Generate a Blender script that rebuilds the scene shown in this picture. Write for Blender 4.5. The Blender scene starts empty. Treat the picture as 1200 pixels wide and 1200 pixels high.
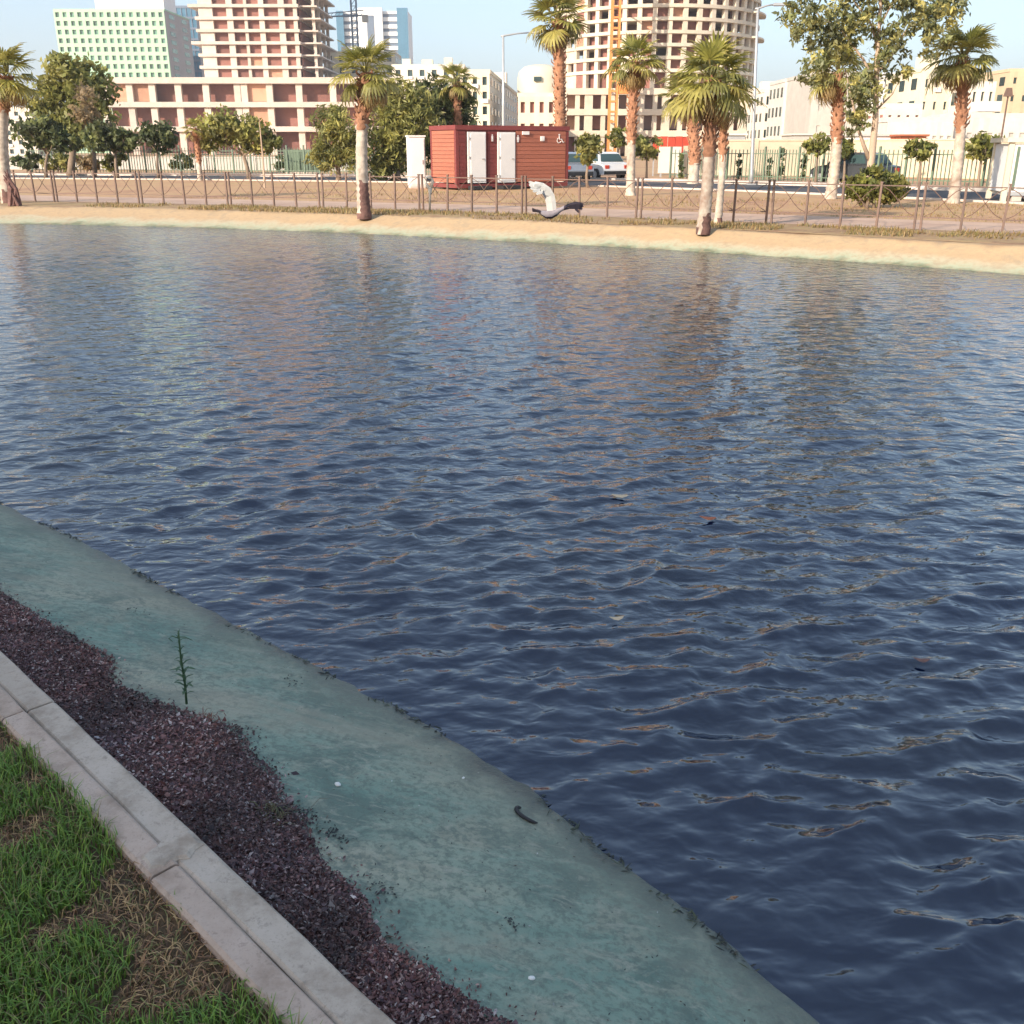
import bpy, bmesh, math, random
import numpy as np
from mathutils import Vector, Matrix, Euler, noise

random.seed(7)
RNG = np.random.default_rng(7)
SC = bpy.context.scene
COL = SC.collection
R = math.radians

# ------------------------------------------------------------------ camera
F, HY, CH = 1150.0, 174.0, 1.65           # focal length in px of a 1200 px frame, horizon row, eye height (m)
PITCH = math.atan((600 - HY) / F)
cam_d = bpy.data.cameras.new('camera')
cam = bpy.data.objects.new('camera', cam_d)
COL.objects.link(cam)
cam.location = (0, 0, CH)
cam.rotation_euler = (math.pi / 2 - PITCH, 0, 0)
cam_d.sensor_width = 36.0
cam_d.lens = 36.0 * F / 1200.0
cam_d.clip_start = 0.05
cam_d.clip_end = 6000
SC.camera = cam

# ------------------------------------------------------------------ sky and sun
SUN_DIR = Vector((-0.70, -0.71, 0)).normalized()      # horizontal direction towards the sun
SUN_EL = R(23)
world = bpy.data.worlds.new("World")
SC.world = world
world.use_nodes = True
wn = world.node_tree
for n in list(wn.nodes):
    wn.nodes.remove(n)
sky = wn.nodes.new('ShaderNodeTexSky')
sky.sky_type = 'NISHITA'
sky.sun_disc = False
sky.sun_elevation = SUN_EL
sky.sun_rotation = math.atan2(SUN_DIR.x, SUN_DIR.y)
sky.altitude = 10
sky.air_density = 1.0
sky.dust_density = 2.2
sky.ozone_density = 3.0
bg = wn.nodes.new('ShaderNodeBackground')
bg.inputs['Strength'].default_value = 0.14
out = wn.nodes.new('ShaderNodeOutputWorld')
wb = wn.nodes.new('ShaderNodeMix')
wb.data_type = 'RGBA'
wb.blend_type = 'MULTIPLY'
wb.inputs[0].default_value = 1.0
wb.inputs[7].default_value = (0.70, 0.635, 0.57, 1)      # warm white balance, dimmed by the high haze
wn.links.new(sky.outputs[0], wb.inputs[6])
veil = wn.nodes.new('ShaderNodeMix')               # thin even veil of high haze over the whole sky
veil.data_type = 'RGBA'
veil.blend_type = 'ADD'
veil.inputs[0].default_value = 1.0
veil.inputs[7].default_value = (0.80, 1.08, 1.45, 1)
wn.links.new(wb.outputs[2], veil.inputs[6])
wn.links.new(veil.outputs[2], bg.inputs[0])
wn.links.new(bg.outputs[0], out.inputs[0])

sd = bpy.data.lights.new('sun', 'SUN')
sd.energy = 3.35
sd.angle = R(0.5)
sd.color = (1.0, 0.885, 0.75)
sun = bpy.data.objects.new('sun', sd)
COL.objects.link(sun)
to_sun = Vector((SUN_DIR.x * math.cos(SUN_EL), SUN_DIR.y * math.cos(SUN_EL), math.sin(SUN_EL)))
sun.rotation_euler = to_sun.to_track_quat('Z', 'Y').to_euler()

vs = SC.view_settings
vs.view_transform = 'Standard'
vs.look = 'None'
vs.gamma = 1
vs.use_curve_mapping = False
vs.exposure = 1.12

# ------------------------------------------------------------------ helpers
def ray(px, py, Y):
    """world point where a photo direction reaches distance Y"""
    u = (px - 600) / F
    v = (600 - py) / F
    dy = math.cos(PITCH) + v * math.sin(PITCH)
    dz = -math.sin(PITCH) + v * math.cos(PITCH)
    s = Y / dy
    return Vector((u * s, Y, CH + dz * s))

def gnd(px, py, z=0.0):
    u = (px - 600) / F
    v = (600 - py) / F
    dy = math.cos(PITCH) + v * math.sin(PITCH)
    dz = -math.sin(PITCH) + v * math.cos(PITCH)
    s = (z - CH) / dz
    return Vector((u * s, dy * s, z))

def tag(o, label=None, cat=None, group=None, kind=None):
    if label: o['label'] = label
    if cat: o['category'] = cat
    if group: o['group'] = group
    if kind: o['kind'] = kind
    return o

def thing(name, label, cat, loc=(0, 0, 0), rz=0.0, group=None):
    o = bpy.data.objects.new(name, None)
    o.empty_display_size = 0.3
    COL.objects.link(o)
    o.location = loc
    o.rotation_euler = (0, 0, rz)
    return tag(o, label, cat, group)

def link(name, me, parent=None, loc=(0, 0, 0), rot=(0, 0, 0), scale=(1, 1, 1)):
    o = bpy.data.objects.new(name, me)
    COL.objects.link(o)
    o.location = loc
    o.rotation_euler = rot
    o.scale = scale
    if parent is not None:
        o.parent = parent
    return o

def mesh(name, verts, faces, mat=None, smooth=False, mats=None, fm=None):
    me = bpy.data.meshes.new(name)
    me.from_pydata([tuple(v) for v in verts], [], [tuple(f) for f in faces])
    for m in (mats or ([mat] if mat else [])):
        me.materials.append(m)
    if fm is not None:
        me.polygons.foreach_set('material_index', fm)
    if smooth:
        me.polygons.foreach_set('use_smooth', [True] * len(me.polygons))
    me.update()
    return me

def npmesh(name, V, Fq, mat=None, smooth=False, col=None):
    """numpy verts (n,3), faces (m,k)"""
    V = np.asarray(V, dtype=np.float32)
    Fq = np.asarray(Fq, dtype=np.int32)
    me = bpy.data.meshes.new(name)
    k = Fq.shape[1]
    me.vertices.add(len(V))
    me.vertices.foreach_set('co', V.ravel())
    me.loops.add(Fq.size)
    me.loops.foreach_set('vertex_index', Fq.ravel())
    me.polygons.add(len(Fq))
    me.polygons.foreach_set('loop_start', np.arange(0, Fq.size, k, dtype=np.int32))
    me.polygons.foreach_set('loop_total', np.full(len(Fq), k, dtype=np.int32))
    if smooth:
        me.polygons.foreach_set('use_smooth', np.ones(len(Fq), dtype=bool))
    if mat:
        me.materials.append(mat)
    if col is not None:
        a = me.color_attributes.new('Col', 'FLOAT_COLOR', 'POINT')
        c = np.ones((len(V), 4), dtype=np.float32)
        c[:, :3] = col
        a.data.foreach_set('color', c.ravel())
    me.update()
    me.validate()
    return me

class MB:
    """collects simple shapes into one mesh"""
    def __init__(self):
        self.v = []; self.f = []; self.m = []
    def add(self, vs_, fs_, mi=0):
        b = len(self.v)
        self.v += [tuple(x) for x in vs_]
        self.f += [tuple(b + i for i in f) for f in fs_]
        self.m += [mi] * len(fs_)
        return self
    def box(self, c, s, mi=0, rz=0.0, taper=1.0):
        hx, hy, hz = s[0] / 2, s[1] / 2, s[2] / 2
        pts = []
        for z, t in ((-hz, 1.0), (hz, taper)):
            for x, y in ((-hx, -hy), (hx, -hy), (hx, hy), (-hx, hy)):
                x2, y2 = x * t, y * t
                xr = x2 * math.cos(rz) - y2 * math.sin(rz)
                yr = x2 * math.sin(rz) + y2 * math.cos(rz)
                pts.append((c[0] + xr, c[1] + yr, c[2] + z))
        return self.add(pts, [(3, 2, 1, 0), (4, 5, 6, 7), (0, 1, 5, 4), (1, 2, 6, 5), (2, 3, 7, 6), (3, 0, 4, 7)], mi)
    def tube(self, pts, radii, n=8, mi=0, cap=True):
        pts = [Vector(p) for p in pts]
        if not hasattr(radii, '__len__'):
            radii = [radii] * len(pts)
        rings = []
        for i, p in enumerate(pts):
            a = pts[max(i - 1, 0)]; b = pts[min(i + 1, len(pts) - 1)]
            d = (b - a).normalized()
            up = Vector((0, 0, 1)) if abs(d.z) < 0.9 else Vector((1, 0, 0))
            s = d.cross(up).normalized(); u = s.cross(d).normalized()
            rings.append([p + (s * math.cos(k * 2 * math.pi / n) + u * math.sin(k * 2 * math.pi / n)) * radii[i] for k in range(n)])
        vsl = [q for r in rings for q in r]
        fsl = []
        for i in range(len(pts) - 1):
            for k in range(n):
                k2 = (k + 1) % n
                fsl.append((i * n + k, i * n + k2, (i + 1) * n + k2, (i + 1) * n + k))
        if cap:
            fsl.append(tuple(range(n))[::-1])
            fsl.append(tuple((len(pts) - 1) * n + k for k in range(n)))
        return self.add(vsl, fsl, mi)
    def build(self, name, mats, parent=None, smooth=False, loc=(0, 0, 0), rot=(0, 0, 0)):
        if not isinstance(mats, (list, tuple)):
            mats = [mats]
        me = mesh(name, self.v, self.f, mats=mats, fm=self.m, smooth=smooth)
        return link(name, me, parent, loc, rot)

BOXES = {}
def bx(name, size, loc, mat, parent=None, rz=0.0, kind=None):
    """a box part; alike boxes share one mesh; loc is the centre"""
    key = (round(size[0], 3), round(size[1], 3), round(size[2], 3), mat.name)
    me = BOXES.get(key)
    if me is None:
        b = MB().box((0, 0, 0), size)
        me = mesh('box_' + name, b.v, b.f, mat)
        BOXES[key] = me
    o = link(name, me, parent, loc, (0, 0, rz))
    if kind: o['kind'] = kind
    return o

# ------------------------------------------------------------------ materials
def new_mat(name):
    m = bpy.data.materials.new(name)
    m.use_nodes = True
    nt = m.node_tree
    p = nt.nodes['Principled BSDF']
    return m, nt, p

def ramp(nt, fac, stops):
    r = nt.nodes.new('ShaderNodeValToRGB')
    els = r.color_ramp.elements
    while len(els) > len(stops): els.remove(els[-1])
    while len(els) < len(stops): els.new(0.5)
    for e, (pos, c) in zip(els, stops):
        e.position = pos
        e.color = (c[0], c[1], c[2], 1)
    nt.links.new(fac, r.inputs[0])
    return r.outputs[0]

def tex_noise(nt, coord, scale, detail=4, rough=0.6, dist=0.0):
    n = nt.nodes.new('ShaderNodeTexNoise')
    n.inputs['Scale'].default_value = scale
    n.inputs['Detail'].default_value = detail
    n.inputs['Roughness'].default_value = rough
    n.inputs['Distortion'].default_value = dist
    nt.links.new(coord, n.inputs['Vector'])
    return n.outputs[0]

def mixc(nt, fac, a, b, mode='MIX'):
    n = nt.nodes.new('ShaderNodeMix')
    n.data_type = 'RGBA'
    n.blend_type = mode
    for s, v in ((n.inputs[0], fac), (n.inputs[6], a), (n.inputs[7], b)):
        if hasattr(v, 'is_linked') or hasattr(v, 'links'):
            nt.links.new(v, s)
        elif isinstance(v, (int, float)):
            s.default_value = v
        else:
            s.default_value = (v[0], v[1], v[2], 1)
    return n.outputs[2]

def math_n(nt, op, a, b=None, clamp=False):
    n = nt.nodes.new('ShaderNodeMath')
    n.operation = op
    n.use_clamp = clamp
    for i, v in enumerate((a, b)):
        if v is None: continue
        if isinstance(v, (int, float)): n.inputs[i].default_value = v
        else: nt.links.new(v, n.inputs[i])
    return n.outputs[0]

def mapr(nt, v, a, b, c=0.0, d=1.0):
    n = nt.nodes.new('ShaderNodeMapRange')
    n.inputs[1].default_value = a; n.inputs[2].default_value = b
    n.inputs[3].default_value = c; n.inputs[4].default_value = d
    nt.links.new(v, n.inputs[0])
    return n.outputs[0]

def geo_pos(nt):
    return nt.nodes.new('ShaderNodeNewGeometry').outputs['Position']

def bump(nt, p, h, strength=0.3, dist=0.02):
    b = nt.nodes.new('ShaderNodeBump')
    b.inputs['Strength'].default_value = strength
    b.inputs['Distance'].default_value = dist
    nt.links.new(h, b.inputs['Height'])
    nt.links.new(b.outputs[0], p.inputs['Normal'])

def mat(name, c, rough=0.8, var=0.18, scale=3.0, bmp=0.0, dirt=None, metal=0.0, stretch=None, rand=0.1):
    """plain weathered surface: base colour broken up by two scales of noise"""
    m, nt, p = new_mat(name)
    co = geo_pos(nt)
    if stretch:
        mp = nt.nodes.new('ShaderNodeMapping')
        mp.inputs['Scale'].default_value = stretch
        nt.links.new(co, mp.inputs[0]); co = mp.outputs[0]
    n1 = tex_noise(nt, co, scale, 5)
    n2 = tex_noise(nt, co, scale * 0.17, 3)
    f = math_n(nt, 'ADD', math_n(nt, 'MULTIPLY', n1, 0.6), math_n(nt, 'MULTIPLY', n2, 0.4))
    oi = nt.nodes.new('ShaderNodeObjectInfo').outputs['Random']
    f = math_n(nt, 'ADD', f, mapr(nt, oi, 0, 1, -rand, rand))
    lo = [max(0, x * (1 - var)) for x in c]
    hi = [min(1, x * (1 + var)) for x in c]
    if dirt:
        cc = ramp(nt, f, [(0.3, dirt), (0.45, lo), (0.65, hi)])
    else:
        cc = ramp(nt, f, [(0.32, lo), (0.68, hi)])
    nt.links.new(cc, p.inputs['Base Color'])
    p.inputs['Roughness'].default_value = rough
    p.inputs['Metallic'].default_value = metal
    if bmp: bump(nt, p, n1, bmp, 0.02)
    return m

def leaf_mat(name, trans=0.35, tint=(1, 1, 1)):
    m, nt, p = new_mat(name)
    a = nt.nodes.new('ShaderNodeAttribute'); a.attribute_name = 'Col'
    c = mixc(nt, 1.0, a.outputs['Color'], tint, 'MULTIPLY')
    nt.links.new(c, p.inputs['Base Color'])
    p.inputs['Roughness'].default_value = 0.55
    t = nt.nodes.new('ShaderNodeBsdfTranslucent')
    nt.links.new(c, t.inputs['Color'])
    mx = nt.nodes.new('ShaderNodeMixShader')
    mx.inputs[0].default_value = trans
    nt.links.new(p.outputs[0], mx.inputs[1]); nt.links.new(t.outputs[0], mx.inputs[2])
    nt.links.new(mx.outputs[0], nt.nodes['Material Output'].inputs[0])
    return m

M = {}
M['leaf'] = leaf_mat('leaf', 0.45)
M['frond'] = leaf_mat('palm_frond', 0.38)
M['grass'] = leaf_mat('grass_blade', 0.25)
M['litter'] = leaf_mat('dry_leaf', 0.08)
M['bark'] = mat('bark', (0.23, 0.17, 0.12), 0.9, 0.35, 9, 0.4, stretch=(1, 1, 0.25))
M['bark_pale'] = mat('pale_bark', (0.42, 0.31, 0.22), 0.85, 0.3, 6, 0.3, stretch=(1, 1, 0.25))
M['fibre'] = mat('palm_fibre', (0.33, 0.16, 0.09), 0.95, 0.45, 10, 0.6)
M['limewash'] = mat('limewashed_trunk', (0.54, 0.45, 0.36), 0.9, 0.28, 5, 0.5, dirt=(0.25, 0.165, 0.12))
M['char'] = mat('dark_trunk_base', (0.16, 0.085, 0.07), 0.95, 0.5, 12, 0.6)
M['concrete'] = mat('raw_concrete', (0.58, 0.49, 0.41), 0.9, 0.14, 0.6)
M['concrete_t2'] = mat('pale_concrete', (0.60, 0.52, 0.40), 0.9, 0.14, 0.6)
M['brick'] = mat('red_brick_infill', (0.25, 0.11, 0.085), 0.9, 0.22, 1.2, rand=0.3)
M['brick_light'] = mat('orange_block_infill', (0.50, 0.27, 0.17), 0.9, 0.2, 1.0, rand=0.2)
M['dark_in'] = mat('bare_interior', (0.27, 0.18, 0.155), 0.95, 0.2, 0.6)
M['hotel'] = mat('cream_green_render', (0.40, 0.59, 0.40), 0.85, 0.06, 0.3)
M['hotel_side'] = mat('grey_render', (0.40, 0.36, 0.33), 0.85, 0.08, 0.4)
M['pane'] = mat('window_glass', (0.035, 0.06, 0.06), 0.15, 0.3, 2, rand=0.5)
M['pane_green'] = mat('green_glass', (0.11, 0.22, 0.17), 0.25, 0.3, 2, rand=0.5)
M['blue_glass'] = mat('blue_glass', (0.08, 0.19, 0.28), 0.2, 0.15, 1)
M['white'] = mat('white_paint', (0.78, 0.76, 0.72), 0.6, 0.05, 2)
M['dull_white'] = mat('weathered_white_render', (0.58, 0.55, 0.49), 0.85, 0.14, 0.8)
M['offwhite'] = mat('offwhite_render', (0.66, 0.60, 0.50), 0.85, 0.1, 0.8)
M['cream'] = mat('cream_render', (0.66, 0.58, 0.43), 0.85, 0.1, 0.8)
M['tan'] = mat('tan_render', (0.55, 0.42, 0.27), 0.85, 0.1, 0.8)
M['beige'] = mat('beige_wall', (0.55, 0.46, 0.33), 0.9, 0.14, 1.0)
M['grey_wall'] = mat('grey_wall', (0.46, 0.43, 0.38), 0.9, 0.12, 0.8)
M['clad'] = mat('red_brown_cladding', (0.37, 0.125, 0.075), 0.55, 0.14, 6, stretch=(1, 1, 8))
M['clad_dark'] = mat('dark_red_frame', (0.19, 0.04, 0.036), 0.5, 0.15, 4)
M['steel'] = mat('grey_galvanised_steel', (0.45, 0.45, 0.44), 0.45, 0.08, 4, metal=0.4)
M['iron'] = mat('brown_painted_iron', (0.15, 0.09, 0.065), 0.6, 0.25, 9)
M['green_paint'] = mat('green_paint', (0.12, 0.17, 0.11), 0.55, 0.2, 3)
M['black'] = mat('black_rubber', (0.02, 0.02, 0.022), 0.7, 0.2, 8)
M['asphalt'] = mat('asphalt', (0.075, 0.07, 0.072), 0.92, 0.2, 6)
M['kerb_white'] = mat('limewashed_kerb', (0.60, 0.53, 0.46), 0.9, 0.2, 3)
M['red'] = mat('red_plastic', (0.55, 0.06, 0.03), 0.5, 0.1, 4)
M['orange'] = mat('orange_steel', (0.62, 0.24, 0.06), 0.6, 0.15, 3)
M['car_white'] = mat('white_car_paint', (0.75, 0.75, 0.74), 0.25, 0.03, 1)
M['car_dark'] = mat('dark_car_paint', (0.05, 0.055, 0.06), 0.25, 0.05, 1)
M['car_silver'] = mat('silver_car_paint', (0.38, 0.40, 0.43), 0.25, 0.05, 1, metal=0.5)
M['lamp_glass'] = mat('lamp_lens', (0.7, 0.7, 0.65), 0.2, 0.05, 4)
M['rust'] = mat('rusty_red_sheet', (0.36, 0.11, 0.05), 0.8, 0.2, 3)
M['blue_grey'] = mat('blue_grey_panel', (0.13, 0.17, 0.23), 0.5, 0.15, 1)
M['stone_white'] = mat('white_stone', (0.72, 0.70, 0.66), 0.8, 0.1, 30, 0.2)

def ground_mat():
    m, nt, p = new_mat('dry_ground')
    co = geo_pos(nt)
    big = tex_noise(nt, co, 0.22, 5, 0.6)
    mid = tex_noise(nt, co, 1.6, 6, 0.7)
    fine = tex_noise(nt, co, 14, 4, 0.7)
    f = math_n(nt, 'ADD', math_n(nt, 'MULTIPLY', big, 0.55), math_n(nt, 'MULTIPLY', mid, 0.45))
    c = ramp(nt, f, [(0.36, (0.33, 0.165, 0.085)), (0.46, (0.47, 0.265, 0.135)), (0.54, (0.52, 0.325, 0.15)), (0.66, (0.35, 0.265, 0.10))])
    c2 = mixc(nt, mapr(nt, fine, 0.38, 0.7, 0.0, 0.55), c, (0.29, 0.16, 0.10))
    nt.links.new(c2, p.inputs['Base Color'])
    p.inputs['Roughness'].default_value = 0.95
    bump(nt, p, mid, 0.5, 0.05)
    return m
M['ground'] = ground_mat()

def path_mat():
    m, nt, p = new_mat('pinkish_paving')
    co = geo_pos(nt)
    big = tex_noise(nt, co, 0.8, 5, 0.6)
    fine = tex_noise(nt, co, 20, 3, 0.7)
    c = ramp(nt, big, [(0.35, (0.48, 0.305, 0.21)), (0.6, (0.58, 0.395, 0.275))])
    c = mixc(nt, mapr(nt, fine, 0.4, 0.8, 0, 0.4), c, (0.30, 0.19, 0.14))
    nt.links.new(c, p.inputs['Base Color'])
    p.inputs['Roughness'].default_value = 0.9
    return m
M['path'] = path_mat()

def far_bank_mat():
    m, nt, p = new_mat('sandy_bank_concrete')
    co = geo_pos(nt)
    sep = nt.nodes.new('ShaderNodeSeparateXYZ'); nt.links.new(co, sep.inputs[0])
    z = sep.outputs[2]
    n = tex_noise(nt, co, 1.3, 5, 0.65)
    fine = tex_noise(nt, co, 9, 4, 0.7)
    zz = math_n(nt, 'ADD', z, mapr(nt, n, 0.3, 0.7, -0.06, 0.06))
    c = ramp(nt, mapr(nt, zz, -0.42, 0.02), [(0.03, (0.15, 0.17, 0.10)), (0.16, (0.37, 0.39, 0.26)), (0.36, (0.45, 0.38, 0.25)), (0.5, (0.46, 0.315, 0.175)), (0.80, (0.49, 0.34, 0.185)), (0.90, (0.47, 0.32, 0.17)), (1.0, (0.34, 0.21, 0.11))])
    c = mixc(nt, mapr(nt, fine, 0.45, 0.7, 0, 0.6), c, (0.38, 0.26, 0.15))
    c = mixc(nt, mapr(nt, tex_noise(nt, co, 2.6, 6, 0.75, 0.5), 0.52, 0.66, 0, 0.65), c, (0.33, 0.25, 0.16))
    nt.links.new(c, p.inputs['Base Color'])
    p.inputs['Roughness'].default_value = 0.9
    bump(nt, p, fine, 0.3, 0.02)
    return m
M['far_bank'] = far_bank_mat()

def near_bank_mat():
    m, nt, p = new_mat('teal_painted_concrete')
    co = geo_pos(nt)
    sep = nt.nodes.new('ShaderNodeSeparateXYZ'); nt.links.new(co, sep.inputs[0])
    z = sep.outputs[2]
    mp = nt.nodes.new('ShaderNodeMapping'); mp.inputs['Rotation'].default_value = (0, 0, R(45)); mp.inputs['Scale'].default_value = (1.0, 2.2, 1.0)
    nt.links.new(co, mp.inputs[0])
    big = tex_noise(nt, mp.outputs[0], 1.1, 5, 0.6, 0.4)
    mid = tex_noise(nt, co, 5.5, 6, 0.65, 0.3)
    fine = tex_noise(nt, co, 45, 4, 0.7)
    c = ramp(nt, big, [(0.36, (0.155, 0.245, 0.19)), (0.5, (0.225, 0.29, 0.22)), (0.64, (0.33, 0.33, 0.24))])
    # worn patches, scuffs and grime
    c = mixc(nt, mapr(nt, mid, 0.5, 0.62, 0, 0.6), c, (0.27, 0.255, 0.185))
    c = mixc(nt, mapr(nt, tex_noise(nt, co, 2.7, 6, 0.7, 0.5), 0.5, 0.6, 0, 0.8), c, (0.10, 0.15, 0.12))
    c = mixc(nt, mapr(nt, fine, 0.49, 0.60, 0, 0.6), c, (0.11, 0.14, 0.11))
    c = mixc(nt, mapr(nt, tex_noise(nt, co, 17, 6, 0.75, 0.8), 0.51, 0.60, 0, 0.65), c, (0.115, 0.15, 0.12))
    c = mixc(nt, mapr(nt, tex_noise(nt, mp.outputs[0], 8, 6, 0.8, 1.2), 0.53, 0.63, 0, 0.6), c, (0.35, 0.345, 0.265))
    c = mixc(nt, mapr(nt, tex_noise(nt, mp.outputs[0], 0.8, 5, 0.7, 0.6), 0.54, 0.66, 0, 0.55), c, (0.31, 0.285, 0.21))
    # hairline cracks
    vc = nt.nodes.new('ShaderNodeTexVoronoi'); vc.feature = 'DISTANCE_TO_EDGE'; vc.inputs['Scale'].default_value = 1.1
    wv = nt.nodes.new('ShaderNodeVectorMath'); wv.operation = 'MULTIPLY_ADD'
    nv = nt.nodes.new('ShaderNodeTexNoise'); nv.inputs['Scale'].default_value = 5; nv.inputs['Detail'].default_value = 5; nt.links.new(co, nv.inputs['Vector'])
    nt.links.new(nv.outputs['Color'], wv.inputs[0]); wv.inputs[1].default_value = (0.35, 0.35, 0.35); nt.links.new(co, wv.inputs[2])
    nt.links.new(wv.outputs[0], vc.inputs['Vector'])
    crack = math_n(nt, 'MULTIPLY', mapr(nt, vc.outputs['Distance'], 0.0, 0.005, 0.4, 0), mapr(nt, big, 0.48, 0.55, 0, 1))
    c = mixc(nt, math_n(nt, 'MAXIMUM', crack, 0.0), c, (0.07, 0.085, 0.07))
    # small dark flecks
    v = nt.nodes.new('ShaderNodeTexVoronoi'); v.inputs['Scale'].default_value = 9
    nt.links.new(co, v.inputs['Vector'])
    c = mixc(nt, mapr(nt, v.outputs['Distance'], 0.03, 0.10, 0.75, 0), c, (0.09, 0.11, 0.10))
    # grey-brown bleached band and dark algae fringe at the waterline
    zz = math_n(nt, 'ADD', z, mapr(nt, mid, 0.3, 0.7, -0.022, 0.022))
    c = mixc(nt, mapr(nt, zz, -0.375, -0.31, 0.45, 0), c, (0.21, 0.205, 0.15))
    c = mixc(nt, mapr(nt, zz, -0.385, -0.365, 0.65, 0), c, (0.075, 0.09, 0.07))
    c = mixc(nt, mapr(nt, zz, -0.402, -0.388, 0.95, 0), c, (0.045, 0.06, 0.05))
    nt.links.new(c, p.inputs['Base Color'])
    rr = mapr(nt, zz, -0.40, -0.36, 0.35, 0.78)
    nt.links.new(rr, p.inputs['Roughness'])
    bump(nt, p, math_n(nt, 'ADD', math_n(nt, 'MULTIPLY', mid, 1.0), math_n(nt, 'MULTIPLY', fine, 0.4)), 0.6, 0.02)
    return m
M['near_bank'] = near_bank_mat()

def kerb_mat(name, a, b, stain):
    m, nt, p = new_mat(name)
    co = geo_pos(nt)
    mid = tex_noise(nt, co, 9, 6, 0.7)
    fine = tex_noise(nt, co, 120, 3, 0.7)
    big = tex_noise(nt, co, 2.2, 4, 0.6)
    c = ramp(nt, math_n(nt, 'ADD', math_n(nt, 'MULTIPLY', mid, 0.5), math_n(nt, 'MULTIPLY', big, 0.5)), [(0.40, stain), (0.5, a), (0.62, b)])
    c = mixc(nt, mapr(nt, tex_noise(nt, co, 28, 5, 0.8, 0.4), 0.56, 0.66, 0, 0.6), c, [x * 0.45 for x in a])
    c = mixc(nt, mapr(nt, fine, 0.55, 0.75, 0, 0.55), c, [x * 0.5 for x in a])
    oi = nt.nodes.new('ShaderNodeObjectInfo').outputs['Random']
    c = mixc(nt, mapr(nt, oi, 0, 1, 0.0, 0.35), c, stain)
    nt.links.new(c, p.inputs['Base Color'])
    p.inputs['Roughness'].default_value = 0.92
    bump(nt, p, math_n(nt, 'ADD', mid, math_n(nt, 'MULTIPLY', fine, 0.5)), 0.5, 0.006)
    return m
M['kerb_pink'] = kerb_mat('pinkish_kerb_concrete', (0.50, 0.38, 0.30), (0.58, 0.45, 0.365), (0.33, 0.24, 0.18))
M['kerb_grey'] = kerb_mat('grey_kerb_concrete', (0.49, 0.405, 0.325), (0.57, 0.475, 0.39), (0.32, 0.25, 0.19))
M['mortar'] = kerb_mat('mortar_patch', (0.49, 0.42, 0.355), (0.55, 0.48, 0.41), (0.36, 0.30, 0.245))

def soil_mat(name, a, b, c3):
    m, nt, p = new_mat(name)
    co = geo_pos(nt)
    mid = tex_noise(nt, co, 7, 6, 0.7)
    fine = tex_noise(nt, co, 60, 4, 0.7)
    f = math_n(nt, 'ADD', math_n(nt, 'MULTIPLY', mid, 0.5), math_n(nt, 'MULTIPLY', fine, 0.5))
    c = ramp(nt, f, [(0.36, a), (0.5, b), (0.66, c3)])
    nt.links.new(c, p.inputs['Base Color'])
    p.inputs['Roughness'].default_value = 0.97
    bump(nt, p, f, 0.9, 0.015)
    return m
M['soil'] = soil_mat('litter_soil', (0.045, 0.022, 0.022), (0.10, 0.05, 0.043), (0.18, 0.10, 0.08))
M['lawn_soil'] = soil_mat('lawn_soil', (0.045, 0.035, 0.018), (0.10, 0.065, 0.033), (0.20, 0.125, 0.065))

def water_mat():
    m, nt, p = new_mat('pond_water')
    co = geo_pos(nt)
    mp = nt.nodes.new('ShaderNodeMapping')
    mp.inputs['Rotation'].default_value = (0, 0, R(-28)); mp.inputs['Scale'].default_value = (0.8, 1.25, 1)
    nt.links.new(co, mp.inputs[0])
    n1 = tex_noise(nt, mp.outputs[0], 4.6, 2, 0.5, 0.3)
    n2 = tex_noise(nt, mp.outputs[0], 10, 2, 0.5, 0.3)
    h = math_n(nt, 'ADD', n1, math_n(nt, 'MULTIPLY', n2, 0.32))
    bump(nt, p, h, 0.65, 0.05)
    tint = tex_noise(nt, co, 0.35, 3, 0.5)
    c = ramp(nt, tint, [(0.4, (0.001, 0.007, 0.030)), (0.6, (0.005, 0.010, 0.026))])
    nt.links.new(c, p.inputs['Base Color'])
    p.inputs['Roughness'].default_value = 0.07
    p.inputs['IOR'].default_value = 1.70
    return m
M['water'] = water_mat()

# ------------------------------------------------------------------ terrain
S2 = math.sqrt(0.5)
def sn(s, n, z=0.0):
    """near-bank coordinates: s runs along the kerb (towards the viewer), n points to the pond"""
    return Vector((S2 * s + S2 * n, -S2 * s + S2 * n, z))

NW_S = [-14, -9, -6.25, -5.1, -4.5, -3.3, -2.25, -1.86, -1.18, -0.8, 0.2, 3, 8]
NW_N = [1.75, 1.72, 1.80, 1.90, 1.93, 1.98, 2.06, 2.02, 1.93, 1.86, 1.85, 1.85, 1.85]
def nw(s):
    return float(np.interp(s, NW_S, NW_N)) + 0.03 * noise.noise(Vector((s * 1.7, 0, 3))) + 0.016 * noise.noise(Vector((s * 6.5, 0, 3))) + 0.008 * noise.noise(Vector((s * 21, 0, 3)))

WATER_Z = -0.40
BANK_TOP = -0.10
def bank_z(s, n):
    w = nw(s)
    z = BANK_TOP + (WATER_Z - BANK_TOP) * (n - 0.88) / (w - 0.88)
    z += 0.007 * noise.noise(Vector((s * 1.5, n * 2.5, 0))) + 0.003 * noise.noise(Vector((s * 6, n * 6, 5)))
    return z

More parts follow.
